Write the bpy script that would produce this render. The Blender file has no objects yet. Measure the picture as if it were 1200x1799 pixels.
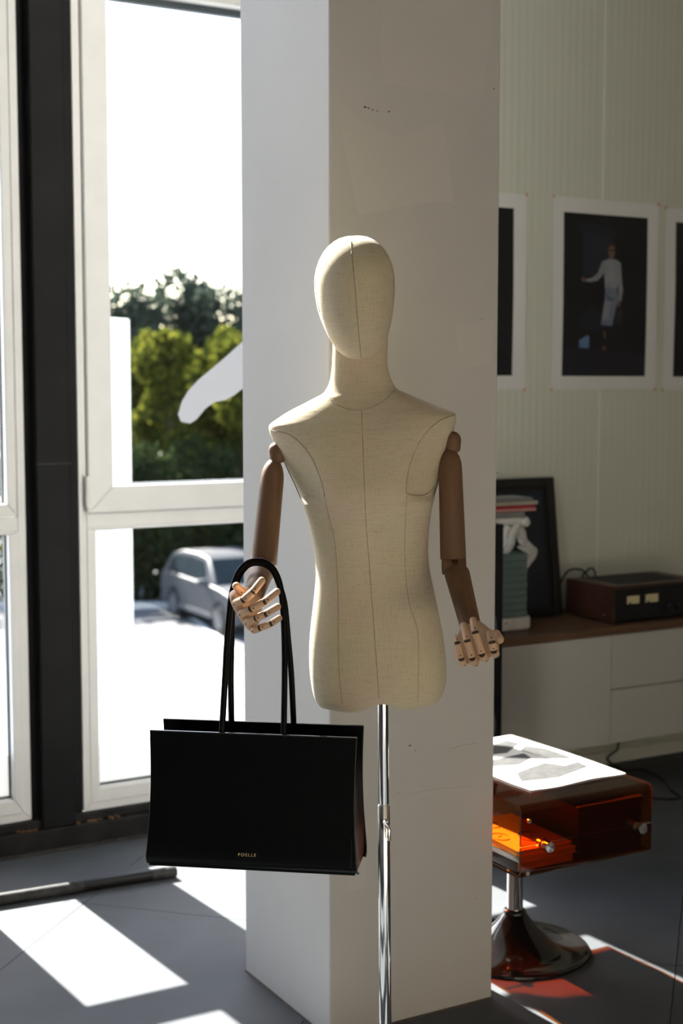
import bpy, bmesh, math, random
from mathutils import Vector, Matrix, Quaternion
from mathutils.bvhtree import BVHTree
import numpy as np
random.seed(7)
SC = bpy.context.scene
COL = SC.collection
PI = math.pi

# ------------------------------------------------------------------ camera
PSI, THETA, FPX, EYE = math.radians(29.6), math.radians(5.13), 2500.0, 1.5
FH = Vector((math.sin(PSI), math.cos(PSI), 0)); RT = Vector((math.cos(PSI), -math.sin(PSI), 0))
FW = FH * math.cos(THETA) - Vector((0, 0, math.sin(THETA)))
UP = FH * math.sin(THETA) + Vector((0, 0, math.cos(THETA)))
CAMPOS = Vector((0, 0, EYE))
cam = bpy.data.cameras.new('camera'); camo = bpy.data.objects.new('camera', cam); COL.objects.link(camo)
camo.location = CAMPOS
camo.rotation_euler = Matrix((RT, UP, -FW)).transposed().to_euler()
cam.sensor_fit = 'VERTICAL'; cam.sensor_height = 36.0; cam.sensor_width = 24.0
cam.lens = FPX / 1799.0 * 36.0
cam.clip_start = 0.05; cam.clip_end = 400
cam.dof.use_dof = True; cam.dof.focus_distance = 2.72; cam.dof.aperture_fstop = 4.0
SC.camera = camo

# ------------------------------------------------------------------ world, sun, exposure
SUN_DIR = Vector((0.07, -1.0, -0.82)).normalized()
w = bpy.data.worlds.new('hazy_sky'); SC.world = w; w.use_nodes = True
bg = w.node_tree.nodes['Background']; bg.inputs[1].default_value = 0.9
sky = w.node_tree.nodes.new('ShaderNodeTexSky'); sky.sky_type = 'NISHITA'; sky.sun_disc = False
sky.sun_elevation = math.atan(0.82); sky.sun_rotation = math.radians(-4); sky.air_density = 1.0; sky.dust_density = 1.6; sky.ozone_density = 1.0
w.node_tree.links.new(sky.outputs[0], bg.inputs[0])
sl = bpy.data.lights.new('sun', 'SUN'); sl.energy = 46.0; sl.color = (1.0, 0.965, 0.90); sl.angle = math.radians(0.55)
so = bpy.data.objects.new('sun', sl); COL.objects.link(so)
so.rotation_euler = SUN_DIR.to_track_quat('-Z', 'Y').to_euler(); so.location = (1.2, 14, 14)
SC.view_settings.view_transform = 'Standard'; SC.view_settings.look = 'None'
SC.view_settings.exposure = -0.40; SC.view_settings.gamma = 1.0
SC.view_settings.use_curve_mapping = False

# ------------------------------------------------------------------ placing helpers
def ray(u, v): return FW + RT * ((u - 600) / FPX) - UP * ((v - 899.5) / FPX)
def onF(u, v, D):
    d = ray(u, v); return CAMPOS + d * (D / d.dot(FH))
def onY(u, v, y):
    d = ray(u, v); return CAMPOS + d * (y / d.y)
def onZ(u, v, z):
    d = ray(u, v); return CAMPOS + d * ((z - EYE) / d.z)

# ------------------------------------------------------------------ materials
def nt(name):
    m = bpy.data.materials.new(name); m.use_nodes = True
    t = m.node_tree; b = t.nodes['Principled BSDF']; return m, t, b
def rgba(c): return (c[0], c[1], c[2], 1)
def mat(name, col, rough=0.6, metal=0.0, var=0.0, vscale=4.0, bump=0.0, bscale=80.0, stretch=(1, 1, 1), spec=0.5, coat=0.0, col2=None, detail=4.0):
    m, t, b = nt(name)
    b.inputs['Base Color'].default_value = rgba(col); b.inputs['Roughness'].default_value = rough
    b.inputs['Metallic'].default_value = metal; b.inputs['Specular IOR Level'].default_value = spec
    b.inputs['Coat Weight'].default_value = coat
    if var or bump or col2:
        tc = t.nodes.new('ShaderNodeTexCoord'); mp = t.nodes.new('ShaderNodeMapping'); mp.inputs['Scale'].default_value = stretch
        t.links.new(tc.outputs['Object'], mp.inputs[0])
    if var or col2:
        n = t.nodes.new('ShaderNodeTexNoise'); n.inputs['Scale'].default_value = vscale; n.inputs['Detail'].default_value = detail
        t.links.new(mp.outputs[0], n.inputs['Vector'])
        r = t.nodes.new('ShaderNodeValToRGB'); r.color_ramp.elements[0].position = 0.3; r.color_ramp.elements[1].position = 0.7
        c2 = col2 if col2 else tuple(min(1, x * (1 + var)) for x in col)
        c1 = col if col2 else tuple(x * (1 - var) for x in col)
        r.color_ramp.elements[0].color = rgba(c1); r.color_ramp.elements[1].color = rgba(c2)
        t.links.new(n.outputs[0], r.inputs[0]); t.links.new(r.outputs[0], b.inputs['Base Color'])
    if bump:
        n2 = t.nodes.new('ShaderNodeTexNoise'); n2.inputs['Scale'].default_value = bscale; n2.inputs['Detail'].default_value = 3
        t.links.new(mp.outputs[0], n2.inputs['Vector'])
        bp = t.nodes.new('ShaderNodeBump'); bp.inputs['Strength'].default_value = bump; bp.inputs['Distance'].default_value = 0.004
        t.links.new(n2.outputs[0], bp.inputs['Height']); t.links.new(bp.outputs[0], b.inputs['Normal'])
    return m
def wave_bump(m, axis, scale, strength, dist=0.003):
    t = m.node_tree; b = t.nodes['Principled BSDF']
    tc = t.nodes.new('ShaderNodeTexCoord'); wv = t.nodes.new('ShaderNodeTexWave'); wv.bands_direction = axis
    wv.inputs['Scale'].default_value = scale; wv.inputs['Distortion'].default_value = 0.0
    t.links.new(tc.outputs['Object'], wv.inputs['Vector'])
    bp = t.nodes.new('ShaderNodeBump'); bp.inputs['Strength'].default_value = strength; bp.inputs['Distance'].default_value = dist
    t.links.new(wv.outputs['Fac'], bp.inputs['Height']); t.links.new(bp.outputs[0], b.inputs['Normal'])
    return m
def sheet_glass(name, col, refl=1.0, rough=0.0, ior=1.5):
    m = bpy.data.materials.new(name); m.use_nodes = True; t = m.node_tree; t.nodes.clear()
    o = t.nodes.new('ShaderNodeOutputMaterial'); mix = t.nodes.new('ShaderNodeMixShader')
    tr = t.nodes.new('ShaderNodeBsdfTransparent'); tr.inputs[0].default_value = rgba(col)
    gl = t.nodes.new('ShaderNodeBsdfGlossy'); gl.inputs['Roughness'].default_value = rough
    fr = t.nodes.new('ShaderNodeFresnel'); ge = t.nodes.new('ShaderNodeNewGeometry')
    sb = t.nodes.new('ShaderNodeMath'); sb.operation = 'MULTIPLY_ADD'; sb.inputs[1].default_value = 1 / ior - ior; sb.inputs[2].default_value = ior
    t.links.new(ge.outputs['Backfacing'], sb.inputs[0]); t.links.new(sb.outputs[0], fr.inputs[0])   # same reflectance on both faces of a thin sheet
    mul = t.nodes.new('ShaderNodeMath'); mul.operation = 'MULTIPLY'; mul.inputs[1].default_value = refl
    t.links.new(fr.outputs[0], mul.inputs[0]); t.links.new(mul.outputs[0], mix.inputs[0])
    t.links.new(tr.outputs[0], mix.inputs[1]); t.links.new(gl.outputs[0], mix.inputs[2]); t.links.new(mix.outputs[0], o.inputs[0])
    return m
def leaf_mat(name, c1, c2, trans=0.5):
    m = bpy.data.materials.new(name); m.use_nodes = True; t = m.node_tree; t.nodes.clear()
    o = t.nodes.new('ShaderNodeOutputMaterial'); mix = t.nodes.new('ShaderNodeMixShader'); mix.inputs[0].default_value = trans
    df = t.nodes.new('ShaderNodeBsdfDiffuse'); tl = t.nodes.new('ShaderNodeBsdfTranslucent')
    g = t.nodes.new('ShaderNodeNewGeometry'); r = t.nodes.new('ShaderNodeValToRGB')
    r.color_ramp.elements[0].color = rgba(c1); r.color_ramp.elements[1].color = rgba(c2)
    t.links.new(g.outputs['Random Per Island'], r.inputs[0])
    t.links.new(r.outputs[0], df.inputs[0]); t.links.new(r.outputs[0], tl.inputs[0])
    t.links.new(df.outputs[0], mix.inputs[1]); t.links.new(tl.outputs[0], mix.inputs[2]); t.links.new(mix.outputs[0], o.inputs[0])
    return m
def film_mat(name, col, alpha):
    m = bpy.data.materials.new(name); m.use_nodes = True; t = m.node_tree; t.nodes.clear()
    o = t.nodes.new('ShaderNodeOutputMaterial'); mix = t.nodes.new('ShaderNodeMixShader'); mix.inputs[0].default_value = alpha
    tr = t.nodes.new('ShaderNodeBsdfTransparent'); mx2 = t.nodes.new('ShaderNodeMixShader'); mx2.inputs[0].default_value = 0.5
    df = t.nodes.new('ShaderNodeBsdfDiffuse'); df.inputs[0].default_value = rgba(col)
    tl = t.nodes.new('ShaderNodeBsdfTranslucent'); tl.inputs[0].default_value = rgba(col)
    t.links.new(df.outputs[0], mx2.inputs[1]); t.links.new(tl.outputs[0], mx2.inputs[2])
    t.links.new(tr.outputs[0], mix.inputs[1]); t.links.new(mx2.outputs[0], mix.inputs[2]); t.links.new(mix.outputs[0], o.inputs[0])
    return m

M = {}
M['tile'] = mat('grey_floor_tile', (0.100, 0.109, 0.117), 0.65, spec=0.18, var=0.16, vscale=3.0, bump=0.08, bscale=60, detail=8)
M['grout'] = mat('grey_grout', (0.17, 0.172, 0.17), 0.9, var=0.1)
M['white_wall'] = mat('white_plaster', (0.78, 0.77, 0.74), 0.85, bump=0.05, bscale=60)
M['side_wall'] = mat('grey_side_wall', (0.30, 0.32, 0.34), 0.9, bump=0.03)
M['ceiling'] = mat('ceiling_paint', (0.16, 0.155, 0.15), 0.9, bump=0.03)
M['back_wall'] = mat('warm_plaster', (0.62, 0.535, 0.43), 0.9, bump=0.03)
M['pillar'] = mat('pillar_paint', (0.615, 0.60, 0.572), 0.7, var=0.035, vscale=2.2, bump=0.10, bscale=34)
M['pillar_patch'] = mat('pillar_touch_up_paint', (0.645, 0.625, 0.59), 0.78, var=0.02, vscale=3, bump=0.10, bscale=40)
M['chip'] = mat('chipped_plaster', (0.12, 0.10, 0.08), 0.9, var=0.2, vscale=50)
M['panel'] = wave_bump(mat('ribbed_wall_panel', (0.60, 0.62, 0.535), 0.55), 'X', 9.5, 0.14, 0.004)
M['seam'] = mat('panel_joint_strip', (0.72, 0.74, 0.66), 0.5, var=0.03)
M['upvc'] = mat('white_window_plastic', (0.84, 0.845, 0.83), 0.38, var=0.03, vscale=9, bump=0.02, bscale=20)
M['gasket'] = mat('dark_gasket', (0.05, 0.065, 0.075), 0.5, var=0.1)
M['glass'] = sheet_glass('window_glass', (0.985, 0.99, 0.99), 0.8)
M['shade_film'] = film_mat('added_shade_film', (0.54, 0.54, 0.54), 1.0)  # for the added strip that shades the floor by the windows
M['smear'] = film_mat('white_smear', (0.27, 0.275, 0.29), 0.88)
M['steel'] = mat('black_painted_steel', (0.010, 0.0103, 0.011), 0.55, spec=0.15, var=0.25, vscale=6, bump=0.03, bscale=30)
M['band'] = mat('scuffed_black_base', (0.011, 0.011, 0.0115), 0.55, bump=0.12, bscale=30, col2=(0.028, 0.026, 0.024), spec=0.2, vscale=14, detail=10)
M['rust'] = mat('rusty_dust', (0.16, 0.09, 0.04), 0.9, var=0.4, vscale=40)
M['pipe'] = mat('black_pipe', (0.010, 0.010, 0.010), 0.45, spec=0.25, var=0.3, vscale=20, bump=0.05)
M['pipe_worn'] = mat('worn_grey_pipe', (0.035, 0.034, 0.032), 0.55, spec=0.3, var=0.5, vscale=40, bump=0.08)
M['linen'] = None
M['seam_shade'] = mat('linen_seam_shade', (0.44, 0.365, 0.25), 0.9, var=0.15, vscale=80)  # darker than the linen, standing in for shade in the seam grooves
M['wood_arm'] = mat('arm_wood', (0.175, 0.093, 0.048), 0.5, var=0.12, vscale=10, stretch=(6, 6, 0.6), bump=0.02, spec=0.35)
M['wood_hand'] = mat('hand_wood', (0.62, 0.40, 0.245), 0.45, var=0.08, vscale=30, stretch=(1, 1, 0.3), spec=0.4)
M['pin'] = mat('dark_pin', (0.04, 0.02, 0.01), 0.6, var=0.1)
M['chrome'] = mat('chrome', (0.80, 0.79, 0.77), 0.07, metal=1.0, var=0.02)
M['brushed'] = mat('brushed_steel', (0.70, 0.69, 0.66), 0.28, metal=1.0, var=0.05, vscale=40)
M['leather'] = mat('black_leather', (0.0030, 0.0030, 0.0033), 0.36, var=0.1, vscale=30, bump=0.04, bscale=420, spec=0.09)
M['leather_edge'] = mat('black_leather_edge', (0.010, 0.010, 0.010), 0.28, var=0.1, spec=0.5)
M['gold'] = mat('gold_foil', (0.85, 0.66, 0.34), 0.35, metal=0.6, var=0.05)
M['amber'] = sheet_glass('amber_acrylic', (0.77, 0.39, 0.11), 1.0, 0.02)
M['amber_edge'] = mat('amber_edge', (0.10, 0.028, 0.006), 0.2, var=0.1)
M['black_gloss'] = mat('black_gloss_lacquer', (0.012, 0.011, 0.011), 0.09, metal=0.0, var=0.1, coat=0.3, spec=0.5)
M['lacquer'] = mat('white_lacquer_front', (0.50, 0.50, 0.475), 0.45, var=0.015)
M['walnut'] = mat('walnut_top', (0.115, 0.062, 0.034), 0.5, var=0.3, vscale=9, stretch=(0.6, 9, 9), bump=0.02)
M['walnut_case'] = mat('walnut_case', (0.055, 0.023, 0.014), 0.45, var=0.35, vscale=12, stretch=(7, 7, 0.5))
M['black'] = mat('black_plastic', (0.008, 0.008, 0.009), 0.55, var=0.1)
M['faceplate'] = mat('black_faceplate', (0.004, 0.004, 0.005), 0.3, var=0.1)
M['vent'] = mat('vent_metal', (0.03, 0.03, 0.028), 0.5, var=0.1)
M['meter'] = mat('cream_meter', (0.62, 0.56, 0.33), 0.5, var=0.06, vscale=30)
M['paper'] = mat('poster_paper', (0.70, 0.70, 0.685), 0.7, var=0.02, vscale=3)
M['magpaper'] = mat('magazine_paper', (0.70, 0.69, 0.66), 0.6, var=0.02, vscale=5)
M['ink'] = mat('black_print', (0.006, 0.006, 0.008), 0.55, var=0.1)
M['tape'] = mat('orange_tape', (0.62, 0.36, 0.24), 0.7, var=0.05)
M['frame'] = mat('black_frame', (0.006, 0.006, 0.006), 0.5, var=0.1)
M['print_blue'] = mat('dark_blue_print', (0.007, 0.013, 0.022), 0.5, var=0.3, vscale=5)
M['plaster'] = mat('white_plaster_cast', (0.55, 0.545, 0.52), 0.7, bump=0.15, bscale=70, var=0.1, vscale=25)
M['teal'] = mat('teal_paper', (0.115, 0.175, 0.165), 0.7, var=0.12, vscale=12)
M['cable'] = mat('black_cable', (0.006, 0.006, 0.006), 0.5, var=0.1)
M['pages'] = mat('book_pages', (0.55, 0.53, 0.48), 0.8, var=0.06, vscale=60, stretch=(1, 1, 30))

def linen():
    m, t, b = nt('natural_linen')
    b.inputs['Roughness'].default_value = 0.92; b.inputs['Specular IOR Level'].default_value = 0.15
    b.inputs['Sheen Weight'].default_value = 0.15
    tc = t.nodes.new('ShaderNodeTexCoord')
    def noise(scale, st, det=3):
        mp = t.nodes.new('ShaderNodeMapping'); mp.inputs['Scale'].default_value = st
        n = t.nodes.new('ShaderNodeTexNoise'); n.inputs['Scale'].default_value = scale; n.inputs['Detail'].default_value = det
        t.links.new(tc.outputs['Object'], mp.inputs[0]); t.links.new(mp.outputs[0], n.inputs['Vector']); return n
    a = noise(90, (6, 6, 0.35)); c = noise(90, (0.35, 0.35, 6)); d = noise(7, (1, 1, 1))
    ad = t.nodes.new('ShaderNodeMath'); ad.operation = 'ADD'; t.links.new(a.outputs[0], ad.inputs[0]); t.links.new(c.outputs[0], ad.inputs[1])
    r = t.nodes.new('ShaderNodeValToRGB'); e = r.color_ramp.elements
    e[0].position = 0.55; e[0].color = (0.535, 0.44, 0.29, 1); e[1].position = 1.0; e[1].color = (0.72, 0.615, 0.43, 1)
    t.links.new(ad.outputs[0], r.inputs[0])
    mx = t.nodes.new('ShaderNodeMix'); mx.data_type = 'RGBA'; mx.blend_type = 'MULTIPLY'; mx.inputs[0].default_value = 0.18
    t.links.new(r.outputs[0], mx.inputs[6]); t.links.new(d.outputs[1], mx.inputs[7]); t.links.new(mx.outputs[2], b.inputs['Base Color'])
    bp = t.nodes.new('ShaderNodeBump'); bp.inputs['Strength'].default_value = 0.25; bp.inputs['Distance'].default_value = 0.0012
    t.links.new(ad.outputs[0], bp.inputs['Height']); t.links.new(bp.outputs[0], b.inputs['Normal'])
    return m
M['linen'] = linen()

# ------------------------------------------------------------------ mesh helpers
class MB:
    def __init__(s): s.v = []; s.f = []; s.m = []
    def add(s, vs, fs, mi=0):
        o = len(s.v); s.v += [Vector(p) for p in vs]; s.f += [tuple(i + o for i in f) for f in fs]; s.m += [mi] * len(fs); return s
    def box(s, a, b, mi=0):
        x0, y0, z0 = [min(p, q) for p, q in zip(a, b)]; x1, y1, z1 = [max(p, q) for p, q in zip(a, b)]
        vs = [(x0, y0, z0), (x1, y0, z0), (x1, y1, z0), (x0, y1, z0), (x0, y0, z1), (x1, y0, z1), (x1, y1, z1), (x0, y1, z1)]
        return s.add(vs, [(0, 3, 2, 1), (4, 5, 6, 7), (0, 1, 5, 4), (1, 2, 6, 5), (2, 3, 7, 6), (3, 0, 4, 7)], mi)
    def obox(s, c, ax, ay, az, mi=0):
        c = Vector(c); ax, ay, az = Vector(ax), Vector(ay), Vector(az)
        vs = [c + ax * i + ay * j + az * k for k in (-1, 1) for (i, j) in ((-1, -1), (1, -1), (1, 1), (-1, 1))]
        return s.add(vs, [(0, 3, 2, 1), (4, 5, 6, 7), (0, 1, 5, 4), (1, 2, 6, 5), (2, 3, 7, 6), (3, 0, 4, 7)], mi)
    def loft(s, rings, cap=True, closed=True, mi=0):
        n = len(rings[0]); vs = [p for r in rings for p in r]; fs = []
        for i in range(len(rings) - 1):
            for j in range(n if closed else n - 1):
                k = (j + 1) % n
                fs.append((i * n + j, i * n + k, (i + 1) * n + k, (i + 1) * n + j))
        if cap:
            fs.append(tuple(reversed(range(n)))); fs.append(tuple(range((len(rings) - 1) * n, len(rings) * n)))
        return s.add(vs, fs, mi)
    def tube(s, pts, rad, n=12, cap=True, mi=0, flat=1.0, ref=None):
        pts = [Vector(p) for p in pts]
        if not hasattr(rad, '__len__'): rad = [rad] * len(pts)
        rings = []; nrm = None
        for i, p in enumerate(pts):
            t = (pts[min(i + 1, len(pts) - 1)] - pts[max(i - 1, 0)]).normalized()
            if nrm is None:
                a = Vector(ref) if ref is not None else (Vector((0, 0, 1)) if abs(t.z) < 0.9 else Vector((1, 0, 0)))
                nrm = (a - t * a.dot(t)).normalized()
            else: nrm = (nrm - t * nrm.dot(t)).normalized()
            bn = t.cross(nrm)
            rings.append([p + (nrm * math.cos(q) * flat + bn * math.sin(q)) * rad[i] for q in [2 * PI * k / n for k in range(n)]])
        return s.loft(rings, cap, True, mi)
    def prism(s, poly, off, mi=0):
        poly = [Vector(p) for p in poly]; off = Vector(off); n = len(poly)
        vs = poly + [p + off for p in poly]
        fs = [tuple(reversed(range(n))), tuple(range(n, 2 * n))] + [(i, (i + 1) % n, n + (i + 1) % n, n + i) for i in range(n)]
        return s.add(vs, fs, mi)
    def lathe(s, prof, c, n=32, mi=0):
        c = Vector(c); rings = [[c + Vector((r * math.cos(2 * PI * k / n), r * math.sin(2 * PI * k / n), z)) for k in range(n)] for r, z in prof]
        return s.loft(rings, True, True, mi)

def mesh_of(name, mb, mats, origin, smooth=None):
    me = bpy.data.meshes.new(name)
    o = Vector(origin)
    me.from_pydata([tuple(p - o) for p in mb.v], [], mb.f)
    for m in (mats if isinstance(mats, (list, tuple)) else [mats]): me.materials.append(M[m] if isinstance(m, str) else m)
    if max(mb.m, default=0): me.polygons.foreach_set('material_index', mb.m)
    bm = bmesh.new(); bm.from_mesh(me); bmesh.ops.recalc_face_normals(bm, faces=bm.faces); bm.to_mesh(me); bm.free()
    if smooth is not None:
        me.polygons.foreach_set('use_smooth', [True] * len(me.polygons)); me.set_sharp_from_angle(angle=math.radians(smooth))
    me.update(); return me
def wl(o):   # world location of the parent chain (no rotations used on parents)
    p = Vector((0, 0, 0))
    while o is not None: p += o.location; o = o.parent
    return p
def put(name, mb, mats, parent=None, smooth=None, bevel=0.0, seg=2, origin=None, label=None, cat=None, kind=None, group=None, subsurf=0):
    if parent is not None: org = wl(parent); loc = (0, 0, 0)
    else:
        if origin is None:
            xs = [p.x for p in mb.v]; ys = [p.y for p in mb.v]; zs = [p.z for p in mb.v]
            origin = ((min(xs) + max(xs)) / 2, (min(ys) + max(ys)) / 2, min(zs))
        org = Vector(origin); loc = org
    me = mesh_of(name, mb, mats, org, smooth)
    o = bpy.data.objects.new(name, me); COL.objects.link(o); o.parent = parent; o.location = loc
    if bevel:
        md = o.modifiers.new('edge', 'BEVEL'); md.width = bevel; md.segments = seg; md.limit_method = 'ANGLE'; md.angle_limit = math.radians(40)
        md.harden_normals = False
    if subsurf:
        md = o.modifiers.new('soft', 'SUBSURF'); md.levels = subsurf; md.render_levels = subsurf
    tag(o, label, cat, kind, group); return o
def tag(o, label=None, cat=None, kind=None, group=None):
    if label: o['label'] = label
    if cat: o['category'] = cat
    if kind: o['kind'] = kind
    if group: o['group'] = group
    return o
def empty(name, loc, label=None, cat=None, kind=None, group=None):
    o = bpy.data.objects.new(name, None); COL.objects.link(o); o.location = loc; o.empty_display_size = 0.1
    return tag(o, label, cat, kind, group)

# ================================================================== SETTING
X0, X1, Y0, YW, HC = -2.2, 5.6, -0.95, 4.40, 5.60
# ---- floor with diagonal tiles
def clip(poly, axis, lim, keep_less):
    out = []
    for i in range(len(poly)):
        a, b = poly[i], poly[(i + 1) % len(poly)]
        ia = (a[axis] <= lim) == keep_less or a[axis] == lim; ib = (b[axis] <= lim) == keep_less or b[axis] == lim
        if ia: out.append(a)
        if ia != ib:
            k = (lim - a[axis]) / (b[axis] - a[axis]); out.append((a[0] + (b[0] - a[0]) * k, a[1] + (b[1] - a[1]) * k))
    return out
floor = put('floor', MB().box((X0, Y0, -0.25), (X1, YW + 0.05, -0.008)), 'grout', kind='structure', label='grey tiled floor laid diagonally', origin=(0, 0, 0))
TS, GAP = 0.837, 0.0012
r2 = math.sqrt(0.5)
for i in range(-14, 15):
    for j in range(-14, 15):
        c1, c2 = (-2.525 * r2 + i * TS), (5.19 * r2 + j * TS)
        pts = []
        for (a, b) in ((0, 0), (1, 0), (1, 1), (0, 1)):
            p = c1 + (GAP if a == 0 else TS - GAP); q = c2 + (GAP if b == 0 else TS - GAP)
            pts.append(((p + q) * r2, (q - p) * r2))
        for ax, lim, kl in ((0, X0, False), (0, X1, True), (1, Y0, False), (1, 4.345, True)):
            if len(pts) >= 3: pts = clip(pts, ax, lim, kl)
        if len(pts) < 3: continue
        area = abs(sum(pts[k][0] * pts[(k + 1) % len(pts)][1] - pts[(k + 1) % len(pts)][0] * pts[k][1] for k in range(len(pts)))) / 2
        if area < 0.002: continue
        put('tile', MB().prism([(x, y, -0.010) for x, y in pts], (0, 0, 0.010)), 'tile', parent=floor)

CLT = 5.05
# ---- room shell
put('ceiling', MB().box((X0, Y0, HC), (X1, YW + 0.3, HC + 0.2)), 'ceiling', kind='structure', label='plain pale ceiling high above')
put('wall_left', MB().box((X0 - 0.2, Y0, -0.25), (X0, YW + 0.3, HC)), 'side_wall', kind='structure', label='plain grey side wall')
put('wall_right', MB().box((X1, Y0, -0.25), (X1 + 0.2, YW + 0.3, HC)), 'back_wall', kind='structure', label='plain warm white side wall')
put('wall_back', MB().box((X0 - 0.2, Y0 - 0.2, -0.25), (X1 + 0.2, Y0, HC)), 'back_wall', kind='structure', label='plain warm white wall behind the viewer')

# ---- far wall, panelled half
WP = 4.30
XP = 2.647
wf = put('wall_far', MB().box((XP, WP + 0.012, -0.25), (X1, YW + 0.3, HC)), 'white_wall', kind='structure', label='pale green ribbed panel wall behind the sideboard')
e = [XP + 0.002, 3.588, 4.588, 5.588, X1 - 0.002]
for a, b in zip(e[:-1], e[1:]):
    put('wall_panel', MB().box((a + 0.003, WP, 0.0), (b - 0.003, WP + 0.012, HC - 0.002)), 'panel', parent=wf, bevel=0.003)
for a in e[1:-1]:
    put('joint_strip', MB().box((a - 0.0035, WP - 0.002, 0.0), (a + 0.0035, WP + 0.008, HC - 0.002)), 'seam', parent=wf)
put('wall_far_lintel', MB().box((X0, YW, CLT), (XP, YW + 0.3, HC)), 'white_wall', kind='structure', label='white wall strip above the high windows', )
put('wall_far_sill', MB().box((X0, YW + 0.0, -0.25), (XP, YW + 0.14, 0.075)), 'band', kind='structure', label='dark sill wall under the window frames')

# ---- black base band under the windows
bb = put('baseboard_far', MB().box((X0, 4.345, 0.0), (XP, 4.40, 0.074)), 'band', kind='structure', bevel=0.004, label='scuffed black base strip under the tall windows')
put('ledge', MB().box((X0, 4.375, 0.074), (XP, 4.40, 0.100)), 'band', parent=bb, bevel=0.003)
put('mortar_bead', MB().tube([(X0, 4.343, 0.002), (0.5, 4.342, 0.002), (XP, 4.343, 0.002)], 0.008, 8), 'pipe_worn', parent=bb, smooth=60)
for (px0, px1, py) in ((30, 85, 1463), (133, 175, 1449), (160, 215, 1445)):
    a = onY(px0, py, 4.36); b = onY(px1, py, 4.36); mb = MB()
    for k in range(9):
        p = a.lerp(b, random.random()); p.z = 0.075; p.y = 4.355 + random.random() * 0.02; r = 0.003 + random.random() * 0.006
        mb.lathe([(r, 0), (r * 0.7, 0.003), (r * 0.2, 0.0045)], p, 7)
    put('dust_crumbs', mb, 'rust', parent=bb, kind='stuff')

# ---- steel columns
def column(n, xl, xr, bl, br, top, label):
    c = put('trim_%d' % n, MB().box((xl, 4.355, 0.076), (xr, 4.50, top)), 'steel', kind='structure', bevel=0.003, label=label)
    put('backing_plate', MB().box((bl, 4.405, 0.076), (xl, 4.49, top)), 'steel', parent=c)
    put('side_flange', MB().box((xr, 4.392, 0.076), (br, 4.49, top)), 'steel', parent=c, bevel=0.002)
    return c
ct = 2.782
c1 = column(1, 1.374, 1.482, 1.340, 1.518, CLT, 'black steel column between the two tall windows')
zj = onY(92, 815, 4.355).z
put('joint_weld', MB().box((1.372, 4.3535, zj - 0.002), (1.484, 4.36, zj + 0.002)), 'pipe_worn', parent=c1)
column(2, 0.815, 0.925, 0.79, 0.955, ct, 'black steel column beyond the narrow window')
column(3, 2.490, 2.600, 2.464, 2.645, CLT, 'black steel column where windows meet panel wall')
column(4, -0.10, 0.01, -0.13, 0.04, ct, 'black steel column further along the window wall')
column(5, -1.10, -0.99, -1.13, -0.96, ct, 'black steel column far along the window wall')
# ---- windows
FY0, FY1, GY = 4.385, 4.455, 4.425
def bar_frame(mb, x0, x1, z0, z1, w, y0, y1, wb=None, wt=None):
    wb = w if wb is None else wb; wt = w if wt is None else wt
    def q(poly): mb.prism([(x, y0, z) for x, z in poly], (0, y1 - y0, 0))
    q([(x0, z0), (x0 + w, z0 + wb), (x0 + w, z1 - wt), (x0, z1)])
    q([(x1, z0), (x1, z1), (x1 - w, z1 - wt), (x1 - w, z0 + wb)])
    q([(x0, z0), (x1, z0), (x1 - w, z0 + wb), (x0 + w, z0 + wb)])
    q([(x0, z1), (x0 + w, z1 - wt), (x1 - w, z1 - wt), (x1, z1)])
def gasket(mb, x0, x1, z0, z1, y, w=0.005):
    mb.box((x0, y - 0.004, z0), (x0 + w, y + 0.016, z1)); mb.box((x1 - w, y - 0.004, z0), (x1, y + 0.016, z1))
    mb.box((x0, y - 0.004, z0), (x1, y + 0.016, z0 + w)); mb.box((x0, y - 0.004, z1 - w), (x1, y + 0.016, z1))
ZB, ZT = 0.102, ct
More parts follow.
